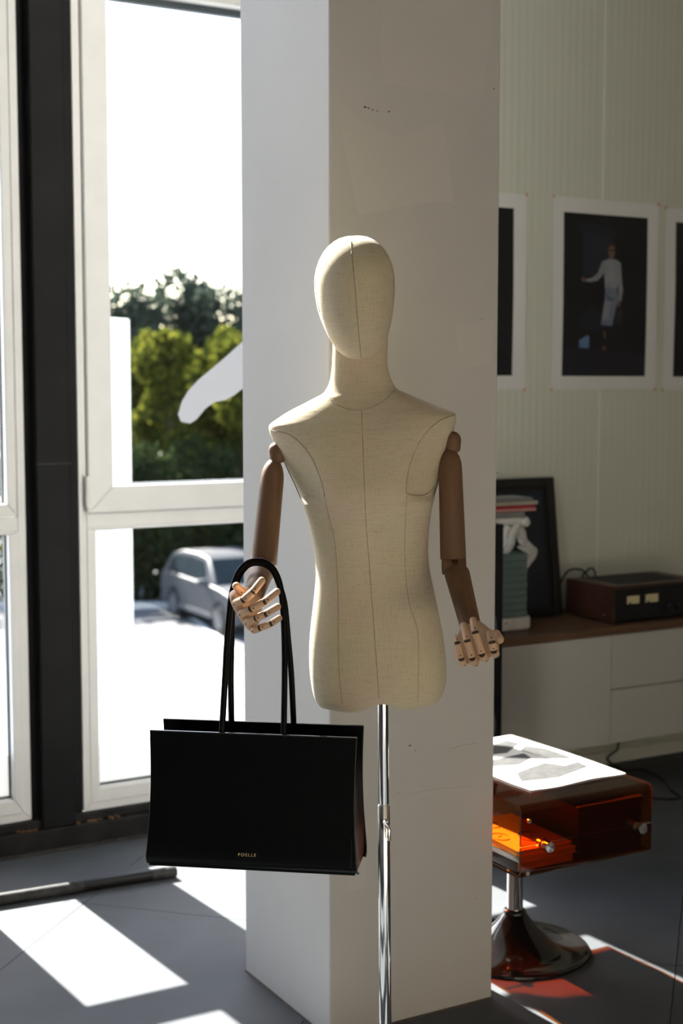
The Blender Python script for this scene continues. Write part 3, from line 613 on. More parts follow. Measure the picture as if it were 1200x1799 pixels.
# ================================================================== HANDBAG
def handbag():
    yaw = math.radians(8.5)
    ax = (RT * math.cos(yaw) + FWD * math.sin(yaw)).normalized()     # along the width (right end nearer)
    dp = Vector((-ax.y, ax.x, 0)); dp = dp if dp.dot(FH) > 0 else -dp  # into the depth
    A, B = onF(262, 1284, 2.672), onF(628, 1297, 2.672 - 0.38 * math.sin(yaw))
    Wd = (B - A).dot(ax); top = (A.z + B.z) / 2; low = top - 0.258; C = (A + B) / 2; C.z = 0
    slope = (B.z - A.z) / Wd
    def P(x, y, z): return C + ax * x + dp * y + Vector((0, 0, z + x * slope * 1.0))
    t = empty('handbag', P(0, 0.06, low), 'black leather tote bag with gold lettering hanging from the wooden arm', 'handbag')
    h = Wd / 2; TD, BD = 0.098, 0.150      # depth at top and bottom
    def yf(z):   # front surface depth offset at height z
        k = (top - z) / (top - low); return -0.030 * k ** 1.3
    def yb(z):
        k = (top - z) / (top - low); return TD + 0.022 * k ** 1.3
    def prof(back, th):
        pts = []
        N = 14; r = 0.022
        for i in range(N + 1):
            z = top - (top - low - r) * i / N; pts.append(((yb(z) if back else yf(z)), z))
        y0 = pts[-1][0]; s = 1 if not back else -1
        for i in range(1, 7):
            q = PI / 2 * i / 6; pts.append((y0 + s * r * (1 - math.cos(q)), low + r - r * math.sin(q)))
        return pts
    def hw(z): k = min(1, max(0, (top - z) / (top - low))); return h - 0.0015 + 0.005 * k ** 2 - 0.004 * math.sin(PI * k)
    def panel(back):
        th = 0.0035; pr = prof(back, th); s = 1 if not back else -1; rg = []
        out = []
        for (y, z) in pr: out.append([P(-hw(z), y, z), P(hw(z), y, z), P(hw(z), y + s * th, z + th * 0.2), P(-hw(z), y + s * th, z + th * 0.2)])
        return MB().loft(out)
    fr = put('front_panel', panel(False), 'leather', parent=t, smooth=35)
    bk = put('back_panel', panel(True), 'leather', parent=t, smooth=35)
    put('base_panel', MB().obox(P(0, (yf(low) + yb(low)) / 2, low + 0.0022), ax * (h - 0.002), dp * ((yb(low) - yf(low)) / 2 - 0.012), Vector((0, 0, 0.002))), 'leather', parent=t)
    for s in (-1, 1):   # folded gussets, lower than the panels at the top
        rg = []
        zt = top - 0.030
        for i in range(15):
            k = i / 14; z = zt - (zt - low - 0.003) * k; fold = 0.020 * (1 - k) ** 0.8
            ys, ye = yf(z) + 0.0038, yb(z) - 0.0038; ym = (ys + ye) / 2
            if k > 0.9: ys += 0.018 * (k - 0.9) / 0.1; ye -= 0.018 * (k - 0.9) / 0.1
            x = s * (h - 0.006 + 0.006 * k)
            a = [P(x, ys, z), P(x - s * fold * 0.5, (ys + ym) / 2, z), P(x - s * fold, ym, z), P(x - s * fold * 0.5, (ye + ym) / 2, z), P(x, ye, z)]
            rg.append(a + [p - ax * s * 0.0022 for p in reversed(a)])
        gs = put('gusset', MB().loft(rg), 'leather', parent=t, smooth=40)
        put('corner_edge', MB().tube([P(s * (hw(z) - 0.0004), y + 0.0017, z) for y, z in prof(False, 0)], 0.0018, 8), 'leather_edge', parent=fr, smooth=60)
        put('corner_edge', MB().tube([P(s * (hw(z) - 0.0004), y - 0.0017, z) for y, z in prof(True, 0)], 0.0018, 8), 'leather_edge', parent=bk, smooth=60)
    put('top_edge', MB().obox(P(0, 0.0018, top + 0.0005), ax * (h - 0.001), dp * 0.0026, Vector((0, 0, 0.001))), 'leather_edge', parent=fr, bevel=0.0006)
    put('top_edge', MB().obox(P(0, TD - 0.0018, top + 0.0005), ax * (h - 0.001), dp * 0.0026, Vector((0, 0, 0.001))), 'leather_edge', parent=bk, bevel=0.0006)
    # stitches along the right front corner
    for i in range(16):
        z = low + 0.018 + i * 0.0035
        put('stitch', MB().obox(P(h - 0.008, yf(z) - 0.0003, z), ax * 0.0004, dp * 0.0004, Vector((0, 0, 0.0011))), 'leather_edge', parent=fr)
    # handles: leg - arch over the forearm - leg
    def handle(back):
        y = TD - 0.006 if back else 0.007
        legs = [(407, 516.5), (390, 498.5)][0 if back else 1]
        O_ = C + dp * y
        def hit(u, v, e=0.0):
            d_ = ray(u, v); return CAMPOS + d_ * ((O_ + dp * e - CAMPOS).dot(dp) / d_.dot(dp))
        La, Ra = hit(legs[0], 1288), hit(legs[1], 1290)
        if back: pk = [(401, 1190), (402, 1120), (407, 1060), (414, 1030), (423, 1007), (436, 992.5), (451, 989), (466, 992), (480, 1003), (490, 1026), (496, 1060), (503, 1120), (509, 1190)]
        else: pk = [(395.5, 1190), (399.5, 1120), (405, 1060), (410.5, 1030), (419, 1006), (433, 990.5), (450, 985.5), (467, 989), (481, 1001), (491, 1024), (496.5, 1060), (499.5, 1120), (500, 1190)]
        if back: pk[0] = (405.5, 1190); pk[1] = (407, 1120); pk[2] = (409, 1060); pk[-1] = (512, 1190); pk[-2] = (506, 1120); pk[-3] = (500, 1060)
        pts = [La - Vector((0, 0, 0.030)), La]
        for (u, v) in pk:
            k = (v - 985) / 300.0; pts.append(hit(u, v, (-0.022 if back else 0.022) * (1 - k)))
        pts += [Ra, Ra - Vector((0, 0, 0.030))]
        cv = []
        for i in range(len(pts) - 1):
            p0, p1, p2, p3 = [pts[max(0, min(len(pts) - 1, i + d))] for d in (-1, 0, 1, 2)]
            for s in range(4):
                q = s / 4; cv.append(0.5 * ((2 * p1) + (p2 - p0) * q + (2 * p0 - 5 * p1 + 4 * p2 - p3) * q * q + (3 * p1 - p0 - 3 * p2 + p3) * q ** 3))
        cv.append(pts[-1])
        put('handle', MB().tube(cv, 0.0060, 12, flat=0.75, ref=FH), 'leather', parent=t, smooth=70)
    handle(False); handle(True)
    # foil lettering
    fc = bpy.data.curves.new('lettering', 'FONT'); fc.body = 'POELLE'; fc.size = 0.0084; fc.space_character = 1.34; fc.align_x = 'CENTER'; fc.align_y = 'CENTER'; fc.extrude = 0.0001; fc.offset = 0.00004; fc.resolution_u = 4
    fo = bpy.data.objects.new('lettering_src', fc); COL.objects.link(fo)
    bpy.context.view_layer.update()
    me = bpy.data.meshes.new_from_object(fo.evaluated_get(bpy.context.evaluated_depsgraph_get())); bpy.data.objects.remove(fo); me.name = 'lettering'
    me.materials.clear(); me.materials.append(M['gold'])
    lp = onF(434, 1502, (C + dp * yf(low + 0.04)).dot(FH)); z = lp.z
    x = (lp - C).dot(ax); base = P(x, yf(z) - 0.0006, 0); base.z = z
    ny = -dp; slopev = Vector((0, 0, 1)) + dp * ((yf(z + 0.005) - yf(z - 0.005)) / 0.01); slopev.normalize(); nn = ax.cross(slopev); axs = (ax + Vector((0, 0, slope + 0.02))).normalized()
    mt = Matrix((axs, slopev, nn)).transposed().to_4x4(); mt.translation = base - wl(t); me.transform(mt)
    o = bpy.data.objects.new('lettering', me); COL.objects.link(o); o.parent = fr; o['label'] = 'small gold brand lettering'
handbag()

# ================================================================== AMBER SIDE TABLE
def side_table():
    cx, cy = 2.214, 2.965; xa, xb, ya, yb_, zb, zt = 2.010, 2.419, 2.670, 3.260, 0.318, 0.496
    t = empty('side_table', (cx, cy, 0), 'amber acrylic box side table on a black trumpet foot', 'side table')
    zm = 0.396; r = 0.016; th = 0.006
    def upath(up):
        pts = []; z0 = zm + 0.002 if up else zm - 0.002; ze = zt if up else zb; s = 1 if up else -1
        pts.append((ya, z0)); pts.append((ya, ze - s * r))
        for i in range(1, 7):
            q = PI / 2 * i / 6; pts.append((ya + r - r * math.cos(q), ze - s * r + s * r * math.sin(q)))
        for i in range(0, 7):
            q = PI / 2 * i / 6; pts.append((yb_ - r + r * math.sin(q), ze - s * r + s * r * math.cos(q)))
        pts.append((yb_, z0)); return pts
    def inset(pts, up):
        cyy, czz = (ya + yb_) / 2, zm; out = []
        n = len(pts)
        for i, (y, z) in enumerate(pts):
            a = pts[max(0, i - 1)]; b = pts[min(n - 1, i + 1)]; tx, tz = b[0] - a[0], b[1] - a[1]; l = math.hypot(tx, tz); nx, nz = tz / l, -tx / l
            if nx * (cyy - y) + nz * (czz - z) < 0: nx, nz = -nx, -nz
            out.append((y + nx * th, z + nz * th))
        return out
    for up in (True, False):
        p = upath(up); q = inset(p, up); n = len(p)
        vs = [Vector((x, y, z)) for x in (xa, xb) for (y, z) in p] + [Vector((x, y, z)) for x in (xa, xb) for (y, z) in q]
        mb = MB(); fs = []
        for i in range(n - 1): fs.append((i, i + 1, n + i + 1, n + i)); fs.append((2 * n + i, 2 * n + i + 1, 3 * n + i + 1, 3 * n + i))
        ed = []
        for i in range(n - 1): ed.append((i, i + 1, 2 * n + i + 1, 2 * n + i)); ed.append((n + i, n + i + 1, 3 * n + i + 1, 3 * n + i))
        ed.append((0, n, 3 * n, 2 * n)); ed.append((n - 1, 2 * n - 1, 4 * n - 1, 3 * n - 1))
        mb.add(vs, fs, 0); mb.f += ed; mb.m += [1] * len(ed)
        put('top_shell' if up else 'bottom_shell', mb, ['amber', 'amber_edge'], parent=t, smooth=40)
    for (x, y, s) in ((2.077, ya, -1), (2.369, ya, -1), (2.077, yb_, 1), (2.369, yb_, 1)):
        z = zm - 0.002
        def yy(d): return y + s * d
        k = put('knob', MB().tube([(x, yy(-0.018), z), (x, yy(-0.006), z)], [0.010, 0.010], 20), 'brushed', parent=t, smooth=40)
        put('knob_neck', MB().tube([(x, yy(0.0), z), (x, yy(0.010), z)], 0.0085, 20), 'gold', parent=k, smooth=40)
        mb = MB().tube([(x, yy(0.010), z), (x, yy(0.0112), z), (x, yy(0.026), z), (x, yy(0.0272), z)], [0.0125, 0.0136, 0.0136, 0.0128], 32)
        put('knob_cap', mb, 'chrome', parent=k, smooth=30)
        mb = MB()
        for i in range(8):
            a0 = 2 * PI * i / 8 + 0.2; a1 = a0 + 2 * PI / 8; tl = 0.0018 if i % 2 else -0.0002
            mb.add([(x, yy(0.0290), z), (x + 0.0124 * math.cos(a0), yy(0.0274 + tl * 0.5), z + 0.0124 * math.sin(a0)), (x + 0.0124 * math.cos(a1), yy(0.0274 + (0.0016 - tl) * 0.5), z + 0.0124 * math.sin(a1))], [(0, 1, 2)])
        put('faceted_disc', mb, 'brushed', parent=k)
    for (x, z) in ((2.034, 0.458), (2.031, 0.330)):
        put('rivet', MB().tube([(x, ya - 0.0012, z), (x, ya + 0.004, z)], [0.0052, 0.0052], 16), 'brushed', parent=t, smooth=40)
    put('stem', MB().lathe([(0.0215, 0.085), (0.0215, 0.235), (0.024, 0.237), (0.024, 0.300), (0.055, 0.306), (0.055, zb)], (cx, cy, 0), 32), 'chrome', parent=t, smooth=35)
    pr = [(0.198, 0.0), (0.200, 0.003), (0.199, 0.008), (0.193, 0.0105)]
    for i in range(1, 15):
        k = i / 14; rr = 0.193 - (0.193 - 0.030) * k; pr.append((rr, 0.0105 + 0.092 * k ** 2.6))
    pr += [(0.027, 0.105), (0.0255, 0.112)]
    ft = put('foot', MB().lathe(pr, (cx, cy, 0), 64), 'black_gloss', parent=t, smooth=35)
    put('collar', MB().lathe([(0.030, 0.098), (0.031, 0.103), (0.029, 0.110), (0.024, 0.114)], (cx, cy, 0), 40), 'black_gloss', parent=ft, smooth=40)
    return (xa, xb, ya, yb_, zb + th, zt)
xa, xb, ya, yb_, zin, ztop = side_table()
def book(name, x0, x1, y0, y1, z0, z1, cover, label, cat='book', spine='-x', rot=0.0, group=None, art=None):
    c = Vector(((x0 + x1) / 2, (y0 + y1) / 2, z0)); t = empty(name, c, label, cat, group=group); ct_ = 0.0016
    Rm = Matrix.Rotation(rot, 4, 'Z')
    def tf(mb): mb.v = [Rm @ (p - c) + c for p in mb.v]; return mb
    put('page_block', tf(MB().box((x0 + 0.003, y0 + 0.003, z0 + ct_), (x1 - 0.003, y1 - 0.003, z1 - ct_))), 'pages', parent=t)
    mb = MB().box((x0, y0, z0), (x1, y1, z0 + ct_)); mb.box((x0, y0, z1 - ct_), (x1, y1, z1))
    if spine == '-x': mb.box((x0, y0, z0), (x0 + 0.002, y1, z1))
    else: mb.box((x0, y0, z0), (x1, y0 + 0.002, z1))
    cv = put('cover', tf(mb), cover, parent=t)
    if art: art(t, cv, tf, z1)
    return t
M['c_orange'] = mat('orange_yellow_cover', (0.86, 0.46, 0.10), 0.5, var=0.06, vscale=9)
M['c_white'] = mat('grey_white_cover', (0.50, 0.49, 0.47), 0.5, var=0.04, vscale=9)
M['c_black'] = mat('black_cover', (0.02, 0.02, 0.02), 0.5, var=0.2, vscale=9)
def doodle(t, cv, tf, z):
    c = t.location; mb = MB()
    for (ox, oy, r, st) in ((-0.055, -0.02, 0.022, 0), (0.015, -0.055, 0.030, 0.4), (-0.02, 0.07, 0.020, 0.2)):
        mb.tube([(c.x + ox + r * math.cos(q), c.y + oy + 1.3 * r * math.sin(q), z + 0.0003) for q in [st + 5.2 * i / 16 for i in range(17)]], 0.0016, 6)
        mb.tube([(c.x + ox - 0.006, c.y + oy, z + 0.0003), (c.x + ox + 0.008, c.y + oy + 0.006, z + 0.0003)], 0.0014, 6)
    put('line_drawing', tf(mb), 'ink', parent=cv, kind='stuff')
book('thick_book', 2.020, 2.196, 2.700, 3.030, zin, zin + 0.026, 'c_black', 'thick dark photo book at the bottom of the amber box', spine='-x')
book('large_book', 2.018, 2.194, 2.690, 3.010, zin + 0.026, zin + 0.040, 'c_white', 'large grey-white book below the orange one inside the amber box', spine='-x', rot=0.02)
book('orange_book', 2.024, 2.190, 2.698, 2.960, zin + 0.040, zin + 0.053, 'c_orange', 'orange book with black line drawing inside the amber box', spine='-x', rot=-0.03, art=doodle)
def shading_box():  # added box: darkens this half and trims the amber shadow on the floor
    t = empty('shading_box', (2.305, 2.96, zin), 'added dark box that darkens this half of the amber table', 'box')
    put('box_body', MB().box((2.208, 2.700, zin), (2.414, 3.235, zin + 0.112)), 'black', parent=t, bevel=0.002)
    put('box_lid', MB().box((2.205, 2.697, zin + 0.112), (2.416, 3.240, zin + 0.135)), 'black', parent=t, bevel=0.003)
shading_box()
def magazine():
    z = ztop
    cs = [Vector((2.100, 2.752, z)), Vector((2.414, 2.764, z)), Vector((2.395, 3.235, z)), Vector((2.080, 3.225, z))]
    t = empty('magazine', ((cs[0] + cs[2]) / 2), 'sunlit open white magazine with grey illustration on top of the amber table', 'magazine')
    N = 18
    def surf(u, v, lay):
        p = cs[0] * (1 - u) * (1 - v) + cs[1] * u * (1 - v) + cs[2] * u * v + cs[3] * (1 - u) * v
        edge = max(0, 1 - v * 6)
        hgt = 0.0016 * lay + 0.0012 + edge * (0.0036 * (0.5 + 0.5 * math.sin(u * 9.0 + 2.2)) * (0.4 + 0.6 * lay / 2)) + 0.006 * max(0, v - 0.5) ** 2 + 0.004 * math.sin(v * PI) * (lay / 2)
        return p + Vector((0, 0, hgt))
    for lay, m_ in ((0, 'magpaper'), (1, 'pages'), (2, 'magpaper')):
        top_ = [[surf(i / N, j / N, lay) for i in range(N + 1)] for j in range(N + 1)]
        mb = MB(); n = N + 1; vs = [p for r_ in top_ for p in r_]; vs2 = [p - Vector((0, 0, 0.0007)) for p in vs]; fs = []
        for j in range(N):
            for i in range(N): a = j * n + i; fs.append((a, a + 1, a + n + 1, a + n)); fs.append((n * n + a, n * n + a + n, n * n + a + n + 1, n * n + a + 1))
        for i in range(N):
            for a, b in ((i, i + 1), (N * n + i, N * n + i + 1), (i * n, (i + 1) * n), (i * n + N, (i + 1) * n + N)): fs.append((a, b, n * n + b, n * n + a))
        mb.add(vs + vs2, fs); sheet = put('sheet', mb, m_, parent=t, smooth=40)
    # the printed drawing: grey shapes a hair above the top sheet
    M['grey_ink'] = mat('grey_ink', (0.05, 0.05, 0.049), 0.6, var=0.35, vscale=60)
    def shape(pts):
        cu = sum(p[0] for p in pts) / len(pts); cv = sum(p[1] for p in pts) / len(pts); mb = MB(); vs = [surf(cu, cv, 2)]; K = 4; fs = []
        ringp = []
        for i in range(len(pts)):
            a, b = pts[i], pts[(i + 1) % len(pts)]
            for s in range(K): ringp.append((a[0] + (b[0] - a[0]) * s / K, a[1] + (b[1] - a[1]) * s / K))
        for rr in (0.5, 1.0): vs += [surf(cu + (p[0] - cu) * rr, cv + (p[1] - cv) * rr, 2) for p in ringp]
        n = len(ringp)
        for i in range(n): k = (i + 1) % n; fs.append((0, 1 + i, 1 + k)); fs.append((1 + i, 1 + n + i, 1 + n + k, 1 + k))
        mb.add([v + Vector((0, 0, 0.0004)) for v in vs], fs); put('printed_shape', mb, 'grey_ink', parent=sheet)
    shape([(0.10, 0.16), (0.45, 0.12), (0.86, 0.20), (0.88, 0.30), (0.72, 0.27), (0.62, 0.38), (0.40, 0.34), (0.22, 0.30)])
    shape([(0.72, 0.44), (0.92, 0.36), (0.93, 0.62), (0.84, 0.74), (0.70, 0.66)]); shape([(0.12, 0.48), (0.40, 0.42), (0.62, 0.50), (0.66, 0.60), (0.30, 0.58), (0.14, 0.60)])
    shape([(0.20, 0.70), (0.55, 0.66), (0.86, 0.80), (0.84, 0.90), (0.50, 0.84), (0.24, 0.88)])
magazine()

# ================================================================== SIDEBOARD AND WHAT STANDS ON IT
SF, SBK = 3.90, 4.298          # front and back of the wall-hung cabinets
STOP, SBOT = 0.636, 0.207
def cabinet(x0, x1, fronts, label):
    t = empty('sideboard_cabinet', ((x0 + x1) / 2, (SF + SBK) / 2, SBOT), label, 'cabinet', group='wall-hung sideboard units')
    put('body', MB().box((x0 + 0.001, SF + 0.020, SBOT), (x1 - 0.001, SBK, 0.608)), 'lacquer', parent=t)
    for (nm, a, b, c, d) in fronts:
        put(nm, MB().box((a + 0.0018, SF, c + 0.0018), (b - 0.0018, SF + 0.019, d - 0.0018)), 'lacquer', parent=t, bevel=0.0012)
xd = 3.330
cabinet(2.80, xd, [('door', 2.80, xd, SBOT, 0.606)], 'white lacquered sideboard unit with one plain door beside the black speaker')
cabinet(xd, 4.20, [('drawer', xd, 4.20, 0.405, 0.606), ('drawer', xd, 4.20, SBOT, 0.405)], 'white lacquered sideboard unit with two wide drawers under the amplifier')
put('worktop', MB().box((2.80, SF - 0.008, 0.6085), (4.20, SBK, STOP)), 'walnut', bevel=0.0015, label='long dark walnut top running over the white sideboard units', cat='worktop')
put('baseboard_right', MB().box((XP + 0.3, 4.288, 0.0), (X1, 4.2985, 0.05)), 'seam', kind='structure', label='low pale skirting strip under the panel wall')
# amplifier
def amplifier():
    x0, x1, y0, y1, z0, z1 = 3.362, 3.802, 3.930, 4.205, STOP + 0.006, STOP + 0.136
    t = empty('amplifier', ((x0 + x1) / 2, (y0 + y1) / 2, STOP), 'vintage walnut cased amplifier with two glowing cream meters', 'amplifier')
    t['label'] = 'walnut cased stereo amplifier with two cream meters on its black front'
    for xs_ in (x0, x1 - 0.014): put('side_panel', MB().box((xs_, y0 + 0.004, z0), (xs_ + 0.014, y1, z1)), 'walnut_case', parent=t, bevel=0.002)
    put('top_panel', MB().box((x0 + 0.014, y0 + 0.004, z1 - 0.014), (x1 - 0.014, y1, z1)), 'walnut_case', parent=t, bevel=0.001)
    put('chassis', MB().box((x0 + 0.014, y0 + 0.012, z0 + 0.004), (x1 - 0.014, y1 - 0.004, z1 - 0.014)), 'black', parent=t)
    g = put('vent_grille', MB().box((x0 + 0.06, y0 + 0.05, z1), (x1 - 0.06, y1 - 0.03, z1 + 0.0015)), 'vent', parent=t)
    for i in range(14):
        xx = x0 + 0.075 + i * 0.022; put('vent_bar', MB().box((xx, y0 + 0.056, z1 + 0.0015), (xx + 0.008, y1 - 0.036, z1 + 0.003)), 'black', parent=g)
    fp = put('faceplate', MB().box((x0 + 0.003, y0, z0 + 0.002), (x1 - 0.003, y0 + 0.012, z1 - 0.008)), 'faceplate', parent=t, bevel=0.0015)
    for (a, b, c, d) in ((1101.5, 1123, 1046, 1061.5), (1134, 1156, 1042.5, 1058.5)):
        p, q = onY(a, d, y0), onY(b, c, y0)
        m_ = put('meter', MB().box((p.x, y0 - 0.0015, p.z), (q.x, y0 + 0.003, q.z)), 'meter', parent=t)
        put('meter_bezel', MB().box((p.x - 0.006, y0 - 0.0008, p.z - 0.005), (q.x + 0.010, y0 + 0.002, q.z + 0.004)), 'black', parent=m_)
        put('needle', MB().tube([((p.x + q.x) / 2, y0 - 0.0018, p.z + 0.004), (p.x + 0.014, y0 - 0.0018, q.z - 0.006)], 0.0005, 5), 'ink', parent=m_)
        put('meter_triangle', MB().prism([(p.x + 0.006, y0 - 0.0019, p.z), (p.x + 0.020, y0 - 0.0019, p.z), (p.x + 0.013, y0 - 0.0019, p.z + 0.009)], (0, 0.0004, 0)), 'ink', parent=m_)  # small dark triangle at the foot of the meter
    for i in range(4): put('control_knob', MB().tube([(3.62 + i * 0.048, y0, z0 + 0.035), (3.62 + i * 0.048, y0 - 0.018, z0 + 0.035)], 0.014, 20), 'black', parent=t, smooth=40)
    put('screw', MB().tube([(x0 - 0.0012, y0 + 0.055, z0 + 0.022), (x0 + 0.001, y0 + 0.055, z0 + 0.022)], 0.0032, 12), 'brushed', parent=t)
    for (a, b) in ((x0 + 0.04, y0 + 0.03), (x1 - 0.04, y0 + 0.03), (x0 + 0.04, y1 - 0.03), (x1 - 0.04, y1 - 0.03)):
        put('rubber_foot', MB().lathe([(0.012, STOP), (0.013, STOP + 0.003), (0.013, z0 + 0.002)], (a, b, 0), 14), 'black', parent=t)
amplifier()
def cable(pts, r, label, name='power_cable', sub=5):
    P_ = [Vector(p) for p in pts]; cv = []
    for i in range(len(P_) - 1):
        p0, p1, p2, p3 = [P_[max(0, min(len(P_) - 1, i + d))] for d in (-1, 0, 1, 2)]
        for s in range(sub):
            q = s / sub; cv.append(0.5 * ((2 * p1) + (p2 - p0) * q + (2 * p0 - 5 * p1 + 4 * p2 - p3) * q * q + (3 * p1 - p0 - 3 * p2 + p3) * q ** 3))
    cv.append(P_[-1]); put(name, MB().tube(cv, r, 8), 'cable', smooth=70, label=label, cat='cable')
zc = STOP + 0.004
cable([(3.365, 4.255, zc), (3.37, 4.25, zc + 0.10), (3.40, 4.245, zc + 0.150), (3.44, 4.24, zc + 0.158), (3.47, 4.235, zc + 0.148), (3.50, 4.24, zc + 0.11), (3.51, 4.25, zc)], 0.0040, 'looped black cable rising behind the amplifier', 'looped_cable')
cable([(3.47, 4.262, zc), (3.48, 4.262, zc + 0.11), (3.51, 4.258, zc + 0.148), (3.535, 4.256, zc + 0.150), (3.55, 4.258, zc + 0.11), (3.56, 4.262, zc)], 0.0040, 'smaller black cable loop behind the amplifier beside the panel joint', 'looped_cable')
a = [onZ(u, v, 0.005) for u, v in ((1100, 1354), (1130, 1352), (1165, 1370), (1178, 1388), (1196, 1401), (1168, 1404), (1145, 1402))]
cable([onY(1087, 1290, 4.27), onY(1085, 1316, 4.265), onY(1075, 1324, 4.262), onY(1068, 1336, 4.26)] + [Vector((p.x, p.y, 0.005)) for p in a[0:]], 0.0040, 'black cable hanging under the sideboard and trailing over the floor', 'trailing_cable')

# framed picture leaning on the wall
def framed():
    x1 = 3.334; wdt = 0.46; x0 = x1 - wdt; zb, zt = STOP + 0.001, 1.150; yb0, yt0 = 4.205, 4.272
    d = Vector((0, yt0 - yb0, zt - zb)); H = d.length; d.normalize(); nr = Vector((0, -d.z, d.y)); o = Vector((x0, yb0, zb))
    def P(x, h, e): return o + Vector((x, 0, 0)) + d * h + nr * e
    t = empty('framed_picture', (x0 + wdt / 2, yb0, STOP), 'black framed dark blue picture leaning on the wall behind the plaster bracket', 'picture')
    fwid = 0.034; mb = MB()
    for (a, b, c, e_) in ((0, fwid, 0, H), (wdt - fwid, wdt, 0, H), (fwid, wdt - fwid, 0, fwid), (fwid, wdt - fwid, H - fwid, H)):
        mb.add([P(x, h, k) for k in (0, 0.022) for (x, h) in ((a, c), (b, c), (b, e_), (a, e_))], [(0, 3, 2, 1), (4, 5, 6, 7), (0, 1, 5, 4), (1, 2, 6, 5), (2, 3, 7, 6), (3, 0, 4, 7)])
    put('frame', mb, 'frame', parent=t, bevel=0.003)
    mb = MB(); mb.add([P(x, h, k) for k in (0.004, 0.010) for (x, h) in ((fwid, fwid), (wdt - fwid, fwid), (wdt - fwid, H - fwid), (fwid, H - fwid))], [(0, 3, 2, 1), (4, 5, 6, 7), (0, 1, 5, 4), (1, 2, 6, 5), (2, 3, 7, 6), (3, 0, 4, 7)])
    put('print', mb, 'print_blue', parent=t)
    g = 0.016; mb = MB()
    for (a, b, c, e_) in ((fwid, fwid + g, fwid, H - fwid), (wdt - fwid - g, wdt - fwid, fwid, H - fwid), (fwid, wdt - fwid, H - fwid - g, H - fwid)):
        mb.add([P(x, h, k) for k in (0.010, 0.0125) for (x, h) in ((a, c), (b, c), (b, e_), (a, e_))], [(0, 3, 2, 1), (4, 5, 6, 7), (0, 1, 5, 4), (1, 2, 6, 5), (2, 3, 7, 6), (3, 0, 4, 7)])
    put('mat_board', mb, 'frame', parent=t)
framed()

# plaster bracket with teal block on a rounded plinth
def bracket():
    yc = 4.03; x0 = 2.88
    def Q(u, v, y=yc): return onY(u, v, y)
    t = empty('plaster_bracket', (2.97, yc + 0.02, STOP), 'white carved plaster bracket over a teal block between speaker and framed picture', 'ornament')
    hd = 0.075
    # plinth with rounded end
    p = Q(922, 1089); zpl0, zpl1 = STOP + 0.001, STOP + 0.050
    def slab(z0, z1, xr, hy, n=10, bulge=0.0):
        pts = [(x0, yc - hy + 0.03), ] + [(xr - hy * 0.6 + hy * 0.6 * math.sin(PI * i / n), yc + 0.03 - hy * math.cos(PI * i / n)) for i in range(n + 1)] + [(x0, yc + hy + 0.03)]
        return MB().prism([(x, y, z0) for x, y in pts], (0, 0, z1 - z0))
    put('plinth', slab(zpl0, zpl1, 3.058, hd), 'plaster', parent=t, bevel=0.010, seg=3, smooth=40)
    for (u, v) in ((918, 1081), (890, 1085), (889, 1095)):
        q = Q(u, v, yc - hd + 0.031); put('dimple', MB().tube([q, q + Vector((0, -0.004, 0))], 0.0028, 10), 'chip', parent=t)
    # ribbed teal block
    zt0 = zpl1; zt1 = Q(900, 970).z
    k = 9
    for i in range(k):
        a = zt0 + (zt1 - zt0) * i / k; b = zt0 + (zt1 - zt0) * (i + 1) / k
        put('teal_layer', MB().box((x0, yc - 0.045, a + 0.0008), (3.015 - 0.002 * (i % 2), yc + 0.085, b - 0.0004)), 'teal', parent=t, bevel=0.002)
    # top slab with a rolled end
    zs = Q(900, 915).z
    put('top_slab', slab(zs - 0.012, zs + 0.014, 3.050, 0.065), 'plaster', parent=t, bevel=0.007, seg=3, smooth=40)
    rl = Q(918, 917, yc - 0.03); put('rolled_end', MB().tube(*[list(q) for q in rounded(rl + Vector((0, -0.03, 0)), rl + Vector((0, 0.10, 0)), 0.016, 0.016, 0.5, 0.5)], 16), 'plaster', parent=t, smooth=60)
    # carved scrolls: overlapping strands with knuckled ends
    def strand(pts, rad, y):
        P_ = [Q(u, v, y + dy) for (u, v, dy) in pts]; cv, rr = [], []
        for i in range(len(P_) - 1):
            p0, p1, p2, p3 = [P_[max(0, min(len(P_) - 1, i + d))] for d in (-1, 0, 1, 2)]
            for s in range(5):
                q = s / 5; cv.append(0.5 * ((2 * p1) + (p2 - p0) * q + (2 * p0 - 5 * p1 + 4 * p2 - p3) * q * q + (3 * p1 - p0 - 3 * p2 + p3) * q ** 3)); rr.append(rad[i] + (rad[i + 1] - rad[i]) * q)
        cv.append(P_[-1]); rr.append(rad[-1]); put('carved_scroll', MB().tube(cv, rr, 12), 'plaster', parent=t, smooth=70)
    strand([(905, 918, 0), (914, 935, 0), (919, 950, 0), (928, 960, -0.01), (938, 967, -0.01), (941, 972, 0)], [0.018, 0.020, 0.016, 0.015, 0.012, 0.006], yc)
    strand([(940, 962, 0), (936, 975, 0), (930, 986, 0), (925, 996, 0), (921, 1007, 0)], [0.008, 0.014, 0.011, 0.007, 0.003], yc)
    strand([(908, 922, 0), (900, 940, -0.01), (898, 955, -0.01), (892, 966, 0), (886, 972, 0)], [0.016, 0.015, 0.013, 0.012, 0.008], yc - 0.02)
    strand([(893, 925, 0), (888, 940, 0), (890, 952, 0), (884, 962, 0)], [0.014, 0.012, 0.010, 0.008], yc - 0.02)
    strand([(912, 945, -0.02), (917, 952, -0.025), (924, 952, -0.02)], [0.008, 0.012, 0.006], yc)
    strand([(910, 960, -0.01), (920, 965, -0.015), (930, 972, -0.01), (926, 979, 0)], [0.005, 0.008, 0.010, 0.007], yc)
    return zs + 0.014
ztb = bracket()
M['c_red'] = mat('red_cover', (0.42, 0.035, 0.05), 0.5, var=0.1, vscale=20)
